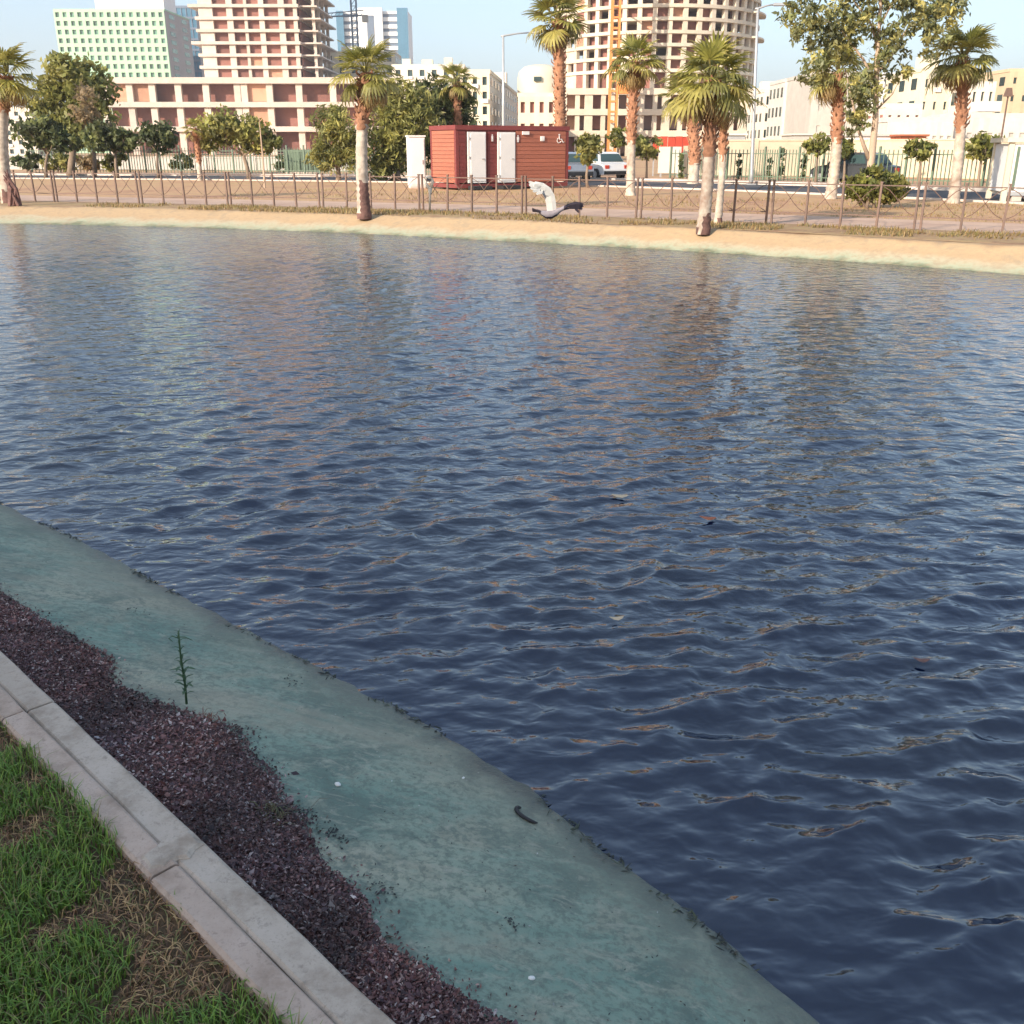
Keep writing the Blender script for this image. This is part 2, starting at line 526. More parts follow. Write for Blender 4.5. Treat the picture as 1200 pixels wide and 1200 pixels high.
def catmull(keys, n_per):
    keys = [Vector(k) for k in keys]
    pts = []
    for i in range(len(keys) - 1):
        p0 = keys[max(i - 1, 0)]; p1 = keys[i]; p2 = keys[i + 1]; p3 = keys[min(i + 2, len(keys) - 1)]
        for j in range(n_per):
            t = j / n_per
            pts.append(0.5 * ((2 * p1) + (p2 - p0) * t + (2 * p0 - 5 * p1 + 4 * p2 - p3) * t * t + (3 * p1 - p0 - 3 * p2 + p3) * t ** 3))
    pts.append(keys[-1])
    return pts

# far shore, clockwise from the left end of the near bank: waterline and bank top
W_KEYS = [sn(-14, 1.75), (-14, 16.5, 0), (-20, 22, 0), (-22.5, 27.5, 0), (-19.5, 30.6, 0), (-14.91, 29.71, 0), (-9.5, 28.38, 0), (-4.46, 26.4, 0), (0, 23.84, 0), (3.67, 21.6, 0), (6.62, 19.40, 0), (8.86, 17.36, 0), (11.4, 15.2, 0), (14.5, 12.8, 0), (18, 8, 0), (19, 1, 0), (16, -5, 0), (11, -7.2, 0), sn(8, 1.85)]
S_KEYS = [sn(-14, 0.9), (-15.4, 15.2, 0), (-22, 21.4, 0), (-25, 28.2, 0), (-21, 32.9, 0), (-15.9, 32.0, 0), (-10.1, 30.5, 0), (-4.5, 28.1, 0), (0.3, 25.35, 0), (4.25, 22.7, 0), (7.35, 20.35, 0), (9.7, 18.35, 0), (12.4, 16.4, 0), (15.9, 13.8, 0), (19.6, 8.5, 0), (20.7, 0.6, 0), (17, -6.6, 0), (11.2, -8.6, 0), sn(8, 0.9)]
W_FAR = catmull(W_KEYS, 12)
S_FAR = [w.lerp(q, 0.86) for w, q in zip(W_FAR, catmull(S_KEYS, 12))]

# sandy far bank
def build_far_bank():
    rows = []
    ts = [-0.45, 0.0, 0.12, 0.3, 0.5, 0.7, 0.88, 1.0, 1.08]
    zs = [-0.62, -0.40, -0.36, -0.28, -0.19, -0.11, -0.035, -0.002, -0.05]
    N = len(W_FAR)
    V = []
    for i in range(N):
        end = min(i, N - 1 - i) / 14.0
        k = min(1.0, end)
        for t, z in zip(ts, zs):
            q = W_FAR[i].lerp(S_FAR[i], t)
            zn = z * k + (1 - k) * (-0.40 + 0.30 * t)
            w = noise.noise(Vector((q.x * 0.9, q.y * 0.9, 2))) * 0.02 if 0 < t < 1.05 else 0
            off = noise.noise(Vector((q.x * 0.7, q.y * 0.7, 9))) * 0.12 if t >= 0.88 else 0
            V.append((q.x + off * 0.4, q.y + off, zn + w))
    n = len(ts)
    Fs = [(i * n + j, (i + 1) * n + j, (i + 1) * n + j + 1, i * n + j + 1) for i in range(N - 1) for j in range(n - 1)]
    me = mesh('far_bank', V, Fs, M['far_bank'], smooth=True)
    tag(link('far_bank', me), kind='structure')
build_far_bank()

# teal near bank
def build_near_bank():
    ss = list(np.arange(-14, -7, 0.25)) + list(np.arange(-7, 1.0, 0.06)) + list(np.arange(1.0, 8.01, 0.25))
    ns = list(np.linspace(0.86, 1.0, 4)) + list(np.linspace(1.04, 2.6, 40))
    V = []
    for s in ss:
        for n in ns:
            V.append(sn(s, n, bank_z(s, n)))
    k = len(ns)
    Fs = [(i * k + j, (i + 1) * k + j, (i + 1) * k + j + 1, i * k + j + 1) for i in range(len(ss) - 1) for j in range(k - 1)]
    tag(link('concrete_bank', mesh('concrete_bank', V, Fs, M['near_bank'], smooth=True)), kind='structure')
build_near_bank()

# ground: one sheet from the rim of the pond to the horizon
def build_ground():
    near_rim = [sn(s, 0.95) for s in np.linspace(8, -14, 60)][1:-1]
    rim = list(S_FAR) + near_rim
    nfar = len(S_FAR)
    c = Vector((-1, 12, 0))
    V = []
    Fs = []
    ring_d = [(0.0, 0), (1.2, 0), (4, 0), (10, 0), (25, 0), (60, 0), (150, 0), (500, 0), (1500, 0), (4500, 0)]
    N = len(rim)
    for d, _ in ring_d:
        for i, q in enumerate(rim):
            v = (q - c); v.z = 0
            u = v.normalized()
            edge = min(i, nfar - 1 - i) if i < nfar else 0
            k = min(1.0, edge / 14.0)
            z0 = -0.004 * k + (1 - k) * -0.16
            zz = z0 if d < 10 else -0.004 + (z0 + 0.004) * max(0, 1 - d / 60)
            V.append((q.x + u.x * d, q.y + u.y * d, zz))
    for r in range(len(ring_d) - 1):
        for i in range(N):
            j = (i + 1) % N
            Fs.append((r * N + i, r * N + j, (r + 1) * N + j, (r + 1) * N + i))
    me = mesh('ground', V, Fs, M['ground'], smooth=True)
    me.flip_normals() if me.polygons[0].normal.z < 0 else None
    tag(link('ground', me), kind='structure')
build_ground()

# ------------------------------------------------------------------ water with real waves
def build_water():
    def axis_y():
        y = 0.6; a = []
        while y < 34:
            a.append(y); y += 0.0058 * y + 0.004
        return np.array(list(np.arange(-9.5, 0.6, 0.25)) + a)
    def axis_x():
        x = 0.0; a = []
        while x < 24:
            a.append(x); x += 0.016 + 0.006 * x
        a = np.array(a)
        return np.concatenate([-a[:0:-1], a])
    ys = axis_y(); xs = axis_x()
    X, Y = np.meshgrid(xs, ys)
    dy = np.gradient(ys)[:, None] * np.ones_like(X)
    dx = np.gradient(xs)[None, :] * np.ones_like(X)
    Z = np.zeros_like(X); DX = np.zeros_like(X); DY = np.zeros_like(X)
    rng = np.random.default_rng(11)
    # wind blows across the pond: crests run from lower left to upper right of the view
    calm = np.interp(np.hypot(X, Y), [4.0, 12.0], [1.05, 0.85])       # the far side lies in the lee
    amp_mod = 0.9 + 0.18 * np.sin(0.45 * X + 0.3 * Y + 1.0) * np.sin(0.31 * Y - 0.22 * X)
    for k in range(150):
        u = rng.random()
        lam = 0.06 * (0.46 / 0.06) ** u
        th = R(-60) + rng.normal(0, R(30))
        if k % 6 == 0: th = rng.random() * 2 * math.pi
        kx, ky = math.cos(th) * 2 * math.pi / lam, math.sin(th) * 2 * math.pi / lam
        a = 0.0068 * lam * (0.5 + rng.random()) * (1.45 if lam < 0.16 else (1.0 if lam < 0.3 else 0.75))
        eff = np.clip(lam / (abs(math.cos(th)) * dx + abs(math.sin(th)) * dy) / 3.0 - 0.6, 0, 1)
        ph = kx * X + ky * Y + rng.random() * 6.28
        # patchy wave groups
        g = 0.6 + 0.4 * np.sin((kx * 0.11 + ky * 0.05) * X + (ky * 0.13 - kx * 0.04) * Y + rng.random() * 6.28)
        aa = a * eff * g * amp_mod * calm
        Z += aa * np.sin(ph)
        DX += aa * 1.1 * math.cos(th) * np.cos(ph)
        DY += aa * 1.1 * math.sin(th) * np.cos(ph)
    # waves die out towards the near bank
    s = (X - Y) * S2; n = (X + Y) * S2
    w = np.interp(s, NW_S, NW_N)
    damp = np.clip((n - w) / 0.55, 0.15, 1.0)
    Z *= damp; DX *= damp; DY *= damp
    # keep the part inside the outline
    poly = [q for q in W_FAR] + [sn(t, float(np.interp(t, NW_S, NW_N))) for t in np.linspace(8, -14, 40)][1:-1]
    cx = sum(q.x for q in poly) / len(poly); cy = sum(q.y for q in poly) / len(poly)
    P = np.array([(q.x + 0.35 * (q.x - cx) / math.hypot(q.x - cx, q.y - cy), q.y + 0.35 * (q.y - cy) / math.hypot(q.x - cx, q.y - cy)) for q in poly])
    inside = np.zeros(X.shape, dtype=bool)
    for i in range(len(P)):
        x1, y1 = P[i]; x2, y2 = P[(i + 1) % len(P)]
        if y1 == y2: continue
        cond = ((y1 > Y) != (y2 > Y)) & (X < (x2 - x1) * (Y - y1) / (y2 - y1) + x1)
        inside ^= cond
    ny, nx = X.shape
    idx = np.arange(ny * nx).reshape(ny, nx)
    fin = inside[:-1, :-1] | inside[1:, :-1] | inside[:-1, 1:] | inside[1:, 1:]
    q = np.stack([idx[:-1, :-1], idx[:-1, 1:], idx[1:, 1:], idx[1:, :-1]], -1)[fin]
    used = np.unique(q)
    remap = np.full(ny * nx, -1); remap[used] = np.arange(len(used))
    V = np.stack([X + DX, Y + DY, WATER_Z + Z], -1).reshape(-1, 3)[used]
    me = npmesh('pond_water', V, remap[q], M['water'], smooth=True)
    tag(link('water', me), kind='structure')
build_water()

# ------------------------------------------------------------------ kerb between lawn and bank
def build_kerb():
    k = bpy.data.objects.new('kerb', None)
    COL.objects.link(k); k['kind'] = 'structure'
    def row(n0, n1, top, length, start, m):
        s = start
        while s < 3.0:
            L = length * random.uniform(0.92, 1.06)
            a, b = s + 0.003, s + L - 0.003
            jn = random.uniform(-0.003, 0.003); jz = random.uniform(-0.003, 0.003)
            bv = 0.008
            prof = [(n0 + jn, -0.25), (n0 + jn, top + jz - bv), (n0 + jn + bv, top + jz), (n1 + jn - bv, top + jz), (n1 + jn, top + jz - bv), (n1 + jn, -0.25)]
            V = []; Fs = []
            st = [a, a + 0.006] + list(np.linspace(a, b, 7)[1:-1]) + [b - 0.006, b]
            for si, t in enumerate(st):
                dz = -0.004 if si in (0, len(st) - 1) else 0
                for j, (nn, z) in enumerate(prof):
                    w = noise.noise(Vector((t * 9, nn * 30, j * 0.3))) * 0.003 if 0 < j < 5 else 0
                    V.append(sn(t, nn + w, z + (dz + w if 0 < j < 5 else 0)))
            npf = len(prof)
            for i in range(len(st) - 1):
                for j in range(npf - 1):
                    Fs.append((i * npf + j, (i + 1) * npf + j, (i + 1) * npf + j + 1, i * npf + j + 1))
            Fs.append(tuple(range(npf))); Fs.append(tuple((len(st) - 1) * npf + j for j in range(npf))[::-1])
            link('kerb_stone', mesh('kerb_stone', V, Fs, m), k)
            s += L
    row(0.735, 0.808, 0.007, 0.98, -12.4, M['kerb_pink'])
    row(0.8105, 0.897, 0.0, 1.02, -12.1, M['kerb_grey'])
    # mortar smeared over both rows at one joint
    b = MB()
    n = 22
    pts = []
    for t in np.linspace(0, 2 * math.pi, n, endpoint=False):
        c_, s_ = math.cos(t), math.sin(t)
        q = max(abs(c_), abs(s_))
        pts.append(sn(-2.02 + 0.045 * c_ / q * random.uniform(0.75, 1.25), 0.815 + 0.078 * s_ / q * random.uniform(0.9, 1.0), 0.003))
    top = [p + (sn(-2.02, 0.815) - Vector((p.x, p.y, 0))) * 0.18 + Vector((0, 0, 0.0075)) for p in pts]
    low = [p - Vector((0, 0, 0.03)) for p in pts]
    b.add(low + pts + top, [(i, (i + 1) % n, n + (i + 1) % n, n + i) for i in range(n)] + [(n + i, n + (i + 1) % n, 2 * n + (i + 1) % n, 2 * n + i) for i in range(n)] + [tuple(range(2 * n, 3 * n))])
    b.build('mortar_patch', M['kerb_grey'], k)
build_kerb()

# lawn ground behind the kerb
def build_lawn_ground():
    ss = np.concatenate([np.arange(-14, -5, 0.6), np.arange(-5, 1.5, 0.09), np.arange(1.5, 8, 0.6)])
    ns = np.concatenate([np.arange(-14, -1.2, 0.8), np.arange(-1.2, 0.70, 0.07), [0.733]])
    V = [sn(s, n, -0.022 + 0.02 * noise.noise(Vector((s * 2, n * 2, 0))) + 0.008 * noise.noise(Vector((s * 9, n * 9, 0)))) for s in ss for n in ns]
    k = len(ns)
    Fs = [(i * k + j, (i + 1) * k + j, (i + 1) * k + j + 1, i * k + j + 1) for i in range(len(ss) - 1) for j in range(k - 1)]
    tag(link('lawn_ground', mesh('lawn_ground', V, Fs, M['lawn_soil'], smooth=True)), kind='structure')
build_lawn_ground()

PATCHES = []
for px, py, rs, rn in ((45, 965, 0.11, 0.13), (40, 915, 0.09, 0.06), (165, 1055, 0.13, 0.13), (215, 1120, 0.12, 0.10), (265, 1165, 0.16, 0.10), (190, 1150, 0.06, 0.08), (60, 1090, 0.05, 0.07), (5, 870, 0.10, 0.06)):
    _q = gnd(px, py, -0.01)
    PATCHES.append(((_q.x - _q.y) * S2, (_q.x + _q.y) * S2, rs, rn))

def dead_patch(s, n):
    v = noise.noise(Vector((s * 1.55 + 3.1, n * 2.3 + 0.4, 0.7))) + 0.45 * noise.noise(Vector((s * 5, n * 5, 2)))
    for (cs, cn, rs, rn) in PATCHES:
        v += 0.95 * math.exp(-((s - cs) / rs) ** 2 - ((n - cn) / rn) ** 2)
    return v

def build_grass():
    Vs = []; Fq = []; C = []
    def blades(count, s0, s1, n0, n1, wscale=1.0):
        base = 0
        for _ in range(count):
            s = random.uniform(s0, s1); n = random.uniform(n0, n1)
            d = dead_patch(s, n)
            edge = n > 0.68
            if edge and random.random() < 0.35: continue
            if d > 0.65:
                if random.random() < 0.25: continue
                h = random.uniform(0.012, 0.04); lean = random.uniform(0.7, 2.0)
                c = random.choice(((0.40, 0.24, 0.11), (0.29, 0.15, 0.075), (0.50, 0.33, 0.15), (0.18, 0.095, 0.055), (0.19, 0.20, 0.06)))
                if s > -1.15 and random.random() < 0.5:
                    c = random.choice(((0.58, 0.39, 0.12), (0.46, 0.32, 0.10)))
            else:
                t = min(1, max(0, 0.65 - d))
                h = random.uniform(0.025, 0.05) + 0.03 * t; lean = random.uniform(0.15, 1.1)
                c = random.choice(((0.13, 0.23, 0.034), (0.18, 0.30, 0.045), (0.10, 0.18, 0.03), (0.25, 0.34, 0.055), (0.14, 0.25, 0.045)))
                if random.random() < 0.13: c = (0.26, 0.20, 0.09)
            v = random.uniform(0.75, 1.25)
            c = tuple(x * v for x in c)
            p = sn(s, n, -0.022 + 0.02 * noise.noise(Vector((s * 2, n * 2, 0))))
            a = random.uniform(0, 6.283)
            dr = Vector((math.cos(a), math.sin(a), 0)); sd_ = Vector((-dr.y, dr.x, 0))
            w = random.uniform(0.0011, 0.0022) * wscale
            q1 = p + dr * h * lean * 0.25 + Vector((0, 0, h * 0.6))
            q2 = p + dr * h * lean * 0.8 + Vector((0, 0, h * max(0.25, 1 - 0.28 * lean)))
            b = len(Vs)
            Vs.extend((p - sd_ * w, p + sd_ * w, q1 + sd_ * w * 0.8, q1 - sd_ * w * 0.8, q2 + sd_ * w * 0.15, q2 - sd_ * w * 0.15))
            Fq.extend(((b, b + 1, b + 2, b + 3), (b + 3, b + 2, b + 4, b + 5)))
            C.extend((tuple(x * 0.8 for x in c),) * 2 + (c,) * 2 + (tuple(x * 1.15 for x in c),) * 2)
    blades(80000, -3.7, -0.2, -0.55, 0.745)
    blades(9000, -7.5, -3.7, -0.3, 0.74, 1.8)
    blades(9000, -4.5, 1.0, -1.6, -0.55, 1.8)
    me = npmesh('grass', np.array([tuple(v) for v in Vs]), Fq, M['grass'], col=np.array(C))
    tag(link('lawn_grass', me), kind='stuff', label='green lawn grass with brown dead patches beside the kerb', cat='grass')
build_grass()

# dark bed of dry leaves between kerb and teal slope
LIT_S = [-14, -6.2, -4.33, -3.6, -3.46, -3.24, -3.0, -2.75, -2.35, -2.1, -1.97, -1.7, -1.56, -1.3, -1.15, -0.9, -0.4, 1, 8]
LIT_N = [1.02, 1.06, 1.18, 1.26, 1.28, 1.19, 1.27, 1.38, 1.32, 1.24, 1.20, 1.15, 1.11, 1.14, 1.16, 1.12, 1.10, 1.1, 1.1]
def lit_edge(s):
    return float(np.interp(s, LIT_S, LIT_N)) + 0.045 * noise.noise(Vector((s * 5, 1, 1))) + 0.02 * noise.noise(Vector((s * 24, 1, 4)))

def bed_h(s, n, e):
    t = min(1.0, max(0.0, (n - 0.885) / (e - 0.885)))
    if t >= 0.99: return 0.0
    h = 0.018 * math.sin(math.pi * min(1, t * 0.5 + 0.5)) + 0.010 * noise.noise(Vector((s * 7, n * 7, 3)))
    return 0.012 + max(h, -0.006)

def build_litter():
    # soil mat under the leaves
    ss = np.concatenate([np.arange(-14, -6, 0.4), np.arange(-6, 1.2, 0.035), np.arange(1.2, 8, 0.4)])
    V = []; k = 9
    for s in ss:
        e = lit_edge(s)
        for j in range(k):
            t = j / (k - 1)
            n = 0.885 + (e - 0.885) * t
            h = 0.018 * math.sin(math.pi * min(1, t * 0.5 + 0.5)) * (1 if t < 1 else 0) + 0.010 * noise.noise(Vector((s * 7, n * 7, 3)))
            V.append(sn(s, n, bank_z(s, n) + (0.012 + max(h, -0.006) if t < 0.99 else -0.01)))
    Fs = [(i * k + j, (i + 1) * k + j, (i + 1) * k + j + 1, i * k + j + 1) for i in range(len(ss) - 1) for j in range(k - 1)]
    tag(link('litter_bed', mesh('litter_bed', V, Fs, M['soil'], smooth=True)), kind='structure')
    Vs = []; Fq = []; C = []
    pal = ((0.16, 0.062, 0.054), (0.095, 0.04, 0.042), (0.22, 0.10, 0.082), (0.055, 0.027, 0.03), (0.37, 0.24, 0.21), (0.18, 0.088, 0.092), (0.50, 0.40, 0.36))
    def piece(p, L, W, c, tilt):
        a = random.uniform(0, 6.283)
        e = Euler((random.gauss(0, tilt), random.gauss(0, tilt), a)).to_matrix()
        cv = random.uniform(-0.25, 0.45) * W
        pts = ((-L, 0, 0), (-0.2 * L, -W, cv), (L, 0, random.uniform(-0.2, 0.3) * L), (-0.1 * L, W, cv))
        b = len(Vs)
        for q in pts: Vs.append(p + e @ Vector(q))
        Fq.append((b, b + 1, b + 2)); Fq.append((b, b + 2, b + 3))
        v = random.uniform(0.7, 1.3)
        t = 1.0 + 1.1 * noise.noise(Vector((p.x * 3.2, p.y * 3.2, 6))) + 0.5 * noise.noise(Vector((p.x * 9, p.y * 9, 6)))
        v *= 0.8 * max(0.5, min(1.4, t)) 
        h = 1.0 + 0.16 * noise.noise(Vector((p.x * 2.1, p.y * 2.1, 1)))
        C.extend(((c[0] * v * h, c[1] * v, c[2] * v / h),) * 4)
    def scatter(count, s0, s1):
        for _ in range(count):
            s = random.uniform(s0, s1); e = lit_edge(s)
            n = random.uniform(0.89, e + 0.004) if random.random() > 0.012 else e + abs(random.gauss(0, 0.035))
            L = random.uniform(0.003, 0.0078) if random.random() < 0.95 else random.uniform(0.009, 0.016); W = L * random.uniform(0.22, 0.7)
            r = random.random()
            c = pal[0] if r < .24 else pal[1] if r < .46 else pal[2] if r < .62 else pal[3] if r < .78 else pal[5] if r < .84 else pal[4] if r < .94 else pal[6]
            piece(sn(s, n, bank_z(s, n) + (bed_h(s, n, e) + random.uniform(-0.001, 0.012) if n < e else 0.004)), L, W, c, 0.5)
    scatter(66000, -4.6, -0.6)
    scatter(6000, -9, -4.6)
    scatter(2500, -0.6, 3)
    # sweepings that slid onto the teal slope
    for (px, py, r, k_) in ((395, 985, 0.03, 45), (448, 1052, 0.035, 40), (340, 770, 0.03, 25), (360, 960, 0.02, 25), (600, 1075, 0.03, 22), (160, 700, 0.04, 25)):
        q = gnd(px, py, -0.23)
        s0, n0 = (q.x - q.y) * S2, (q.x + q.y) * S2
        for _ in range(k_):
            s = s0 + random.gauss(0, r); n = n0 + random.gauss(0, r * 0.6)
            piece(sn(s, n, bank_z(s, n) + 0.004), random.uniform(0.003, 0.007), 0.003, (0.035, 0.045, 0.04), 0.3)
    # stray specks
    for _ in range(300):
        s = random.uniform(-5, -0.7); n = random.uniform(1.15, nw(s) - 0.06)
        piece(sn(s, n, bank_z(s, n) + 0.002), random.uniform(0.002, 0.006), 0.002, random.choice(((0.05, 0.06, 0.055), (0.35, 0.36, 0.32), (0.09, 0.07, 0.05))), 0.15)
    me = npmesh('dry_leaves', np.array([tuple(v) for v in Vs]), Fq, M['litter'], col=np.array(C))
    tag(link('dry_leaf_litter', me), kind='stuff', label='dark purple brown dry leaf litter along the kerb', cat='leaf litter')
    # algae and twigs stranded along the waterline
    Vs.clear(); Fq.clear(); C.clear()
    for _ in range(900):
        s = random.uniform(-7, 0)
        if noise.noise(Vector((s * 2.1, 0, 8))) + 0.3 * noise.noise(Vector((s * 9, 0, 8))) < 0.02: continue
        n = nw(s) - abs(random.gauss(0, 0.022)) + 0.005
        piece(sn(s, n, bank_z(s, n) + 0.005), random.uniform(0.006, 0.022), random.uniform(0.002, 0.005), random.choice(((0.03, 0.035, 0.025), (0.05, 0.06, 0.03), (0.02, 0.025, 0.02))), 0.25)
    me = npmesh('algae', np.array([tuple(v) for v in Vs]), Fq, M['litter'], col=np.array(C))
    tag(link('stranded_algae', me), kind='stuff', label='dark algae and twigs stranded at the edge of the teal bank', cat='algae')
build_litter()

# ------------------------------------------------------------------ polyline strips on the far side
def resample(keys, step=0.8):
    pts = catmull([(k[0], k[1], 0) for k in keys], 40)
    outp = [pts[0]]; acc = 0
    for a, b in zip(pts, pts[1:]):
        acc += (b - a).length
        if acc >= step:
            outp.append(b); acc = 0
    return outp

def normals(pts):
    ns = []
    for i in range(len(pts)):
        d = (pts[min(i + 1, len(pts) - 1)] - pts[max(i - 1, 0)]).normalized()
        ns.append(Vector((-d.y, d.x, 0)))       # left of travel = away from the pond when going +x
    return ns

def sheet(name, pts, o0, o1, z, m):
    ns = normals(pts); V = []
    for p, n in zip(pts, ns):
        V.append((p.x + n.x * o0, p.y + n.y * o0, z)); V.append((p.x + n.x * o1, p.y + n.y * o1, z))
    Fs = [(2 * i, 2 * i + 2, 2 * i + 3, 2 * i + 1) for i in range(len(pts) - 1)]
    return tag(link(name, mesh(name, V, Fs, m)), kind='structure')

FENCE = resample([(-30, 39), (-22, 36.6), (-15.6, 34.0), (-10, 32.1), (-6.4, 30.6), (-2.4, 28.9), (2.2, 26.15), (6, 23.8), (9.0, 21.7), (12.5, 19.6), (17, 17.0)], 0.05)
PATH = FENCE[::16]
def verge_mat():
    m, nt, p = new_mat('dry_verge')
    co = geo_pos(nt)
    f = math_n(nt, 'ADD', math_n(nt, 'MULTIPLY', tex_noise(nt, co, 0.9, 6, 0.7), 0.5), math_n(nt, 'MULTIPLY', tex_noise(nt, co, 5, 5, 0.75), 0.5))
    c = ramp(nt, f, [(0.38, (0.20, 0.105, 0.055)), (0.47, (0.31, 0.19, 0.095)), (0.54, (0.36, 0.245, 0.11)), (0.64, (0.22, 0.175, 0.07))])
    nt.links.new(c, p.inputs['Base Color']); p.inputs['Roughness'].default_value = 0.95
    return m
M['verge'] = verge_mat()
def build_verge():
    V = []; prof = ((-0.04, -0.05), (0.10, -0.006), (0.28, 0.003), (0.9, 0.003), (3.3, 0.003))
    q = S_FAR[30:-30]; ns = normals(q)
    for p, n in zip(q, ns):
        j = 0.10 * noise.noise(Vector((p.x * 0.9, p.y * 0.9, 4))) + 0.05 * noise.noise(Vector((p.x * 3.5, p.y * 3.5, 4)))
        for d, z in prof: V.append((p.x + n.x * (d + j), p.y + n.y * (d + j), z))
    k = len(prof)
    Fs = [(i * k + a, (i + 1) * k + a, (i + 1) * k + a + 1, i * k + a + 1) for i in range(len(q) - 1) for a in range(k - 1)]
    tag(link('verge', mesh('verge', V, Fs, M['verge'], smooth=True)), kind='structure')
build_verge()
sheet('footpath', PATH, 0.2, 3.3, 0.007, M['path'])
ROAD = resample([(-90, 72), (-60, 66), (-27, 60), (-15, 57), (-5, 53.2), (2.5, 49.2), (6, 46), (10, 41.8), (14.8, 34.9), (18.5, 28), (22, 19), (25, 8)], 1.0)
sheet('road', ROAD, 0.0, 7.2, 0.004, M['asphalt'])

def kerb_line(name, pts, o0, o1, h, m):
    """row of kerb stones beside the road"""
    k = bpy.data.objects.new(name, None); COL.objects.link(k); k['kind'] = 'structure'
    ns = normals(pts)
    for i in range(0, len(pts) - 1):
        a, b = pts[i], pts[i + 1]; na, nb = ns[i], ns[i + 1]
        d = (b - a).normalized() * 0.006
        q = [a + na * o0 + d, b + nb * o0 - d, b + nb * o1 - d, a + na * o1 + d]
        V = [(v.x, v.y, -0.05) for v in q] + [(v.x, v.y, h) for v in q]
        link('kerb_stone', mesh('kerb_stone', V, [(3, 2, 1, 0), (4, 5, 6, 7), (0, 1, 5, 4), (1, 2, 6, 5), (2, 3, 7, 6), (3, 0, 4, 7)], m), k)
kerb_line('road_kerb', ROAD[8:], 7.2, 7.5, 0.15, M['kerb_white'])
kerb_line('road_kerb', ROAD[8:], -0.2, 0.0, 0.06, M['concrete'])
sheet('pavement', ROAD, 7.5, 9.6, 0.12, M['path'])

# ------------------------------------------------------------------ iron fence by the pond
def build_fence():
    root = thing('iron_fence', 'low brown iron fence with crossed braces along the far bank', 'fence')
    ls = [0]
    for a, b in zip(FENCE, FENCE[1:]): ls.append(ls[-1] + (b - a).length)
    def at(l):
        x = float(np.interp(l, ls, [p.x for p in FENCE])); y = float(np.interp(l, ls, [p.y for p in FENCE]))
        return Vector((x, y, 0))
    post_b = MB().box((0, 0, 0.47), (0.045, 0.045, 0.96)).box((0, 0, 0.965), (0.06, 0.06, 0.03))
    post_m = mesh('post', post_b.v, post_b.f, M['iron'])
    bay = 0.80; l = 6.0; i = 0
    while l < ls[-1] - 1:
        gap = 0.13 if i % 4 == 3 else 0.0
        p, q = at(l), at(l + bay)
        ang = math.atan2(q.y - p.y, q.x - p.x)
        jt = random.uniform(-0.02, 0.02)
        link('post', post_m, root, p, (random.uniform(-.015, .015), jt, ang))
        L = (q - p).length
        for name, z, t in (('top_rail', 0.90, 0.024), ('bottom_rail', 0.27, 0.024)):
            bx(name, (round(L - 0.06, 2), t, t), ((p.x + q.x) / 2, (p.y + q.y) / 2, z), M['iron'], root, ang)
        for sgn in (1, -1):
            pts = []
            for k in range(6):
                t = k / 5
                zz = 0.29 + 0.59 * (t if sgn > 0 else 1 - t)
                pts.append(p.lerp(q, 0.05 + 0.9 * t) + Vector((0.012 * sgn * math.sin(ang), -0.012 * sgn * math.cos(ang), zz + 0.05 * math.sin(math.pi * 2 * t) * -sgn)))
            MB().tube(pts, 0.009, 5).build('brace', M['iron'], root)
        if gap:
            link('post', post_m, root, q, (0, random.uniform(-0.02, 0.02), ang))
        l += bay + gap; i += 1
build_fence()

# ------------------------------------------------------------------ palms
def frond_mesh(name, pet, rad, nseg, spread, droop, cols):
    """a fan leaf: petiole, then folded pointed segments that droop at the tips"""
    V = []; Fs = []; C = []
    def quad(pts, c):
        b = len(V)
        V.extend(pts); C.extend([c] * len(pts)); Fs.append((b, b + 1, b + 2, b + 3))
    w = 0.018
    quad([(0, -w * 1.4, 0), (0, w * 1.4, 0), (pet, w, 0.03), (pet, -w, 0.03)], cols[1])
    quad([(0, -w, -0.015), (pet, -w, 0.01), (pet, w, 0.01), (0, w, -0.015)], cols[1])
    for k in range(nseg):
        t = (k + 0.5) / nseg * 2 - 1
        a = t * spread
        L = rad * (1 - 0.32 * abs(t) ** 1.5) * random.uniform(0.86, 1.08)
        d = Vector((math.cos(a), math.sin(a), 0)); s = Vector((-d.y, d.x, 0))
        hw = 0.8 * spread / nseg
        o = Vector((pet * 0.97, 0, 0.02))
        lift = 0.10 * abs(t)
        st = []
        for u, wd in ((0.04, 0.25), (0.5, 1.0), (0.8, 0.75), (1.0, 0.08)):
            z = lift * u * L - droop * L * u ** 2.6 * random.uniform(0.85, 1.15)
            c0 = o + d * (u * L * (1 - 0.25 * droop * u * u)) + Vector((0, 0, z))
            ww = hw * L * 0.62 * wd
            st.append((c0 - s * ww, c0 + s * ww, z))
        v = random.uniform(0.75, 1.25)
        for i in range(3):
            c = [x * v for x in (cols[0] if i < 2 else cols[2])]
            fold = 0.012
            quad([st[i][0] + Vector((0, 0, fold * (k % 2))), st[i][1] + Vector((0, 0, fold * ((k + 1) % 2))), st[i + 1][1] + Vector((0, 0, fold * ((k + 1) % 2))), st[i + 1][0] + Vector((0, 0, fold * (k % 2)))], c)
    return npmesh(name, np.array([tuple(v) for v in V]), Fs, M['frond'], col=np.array(C))

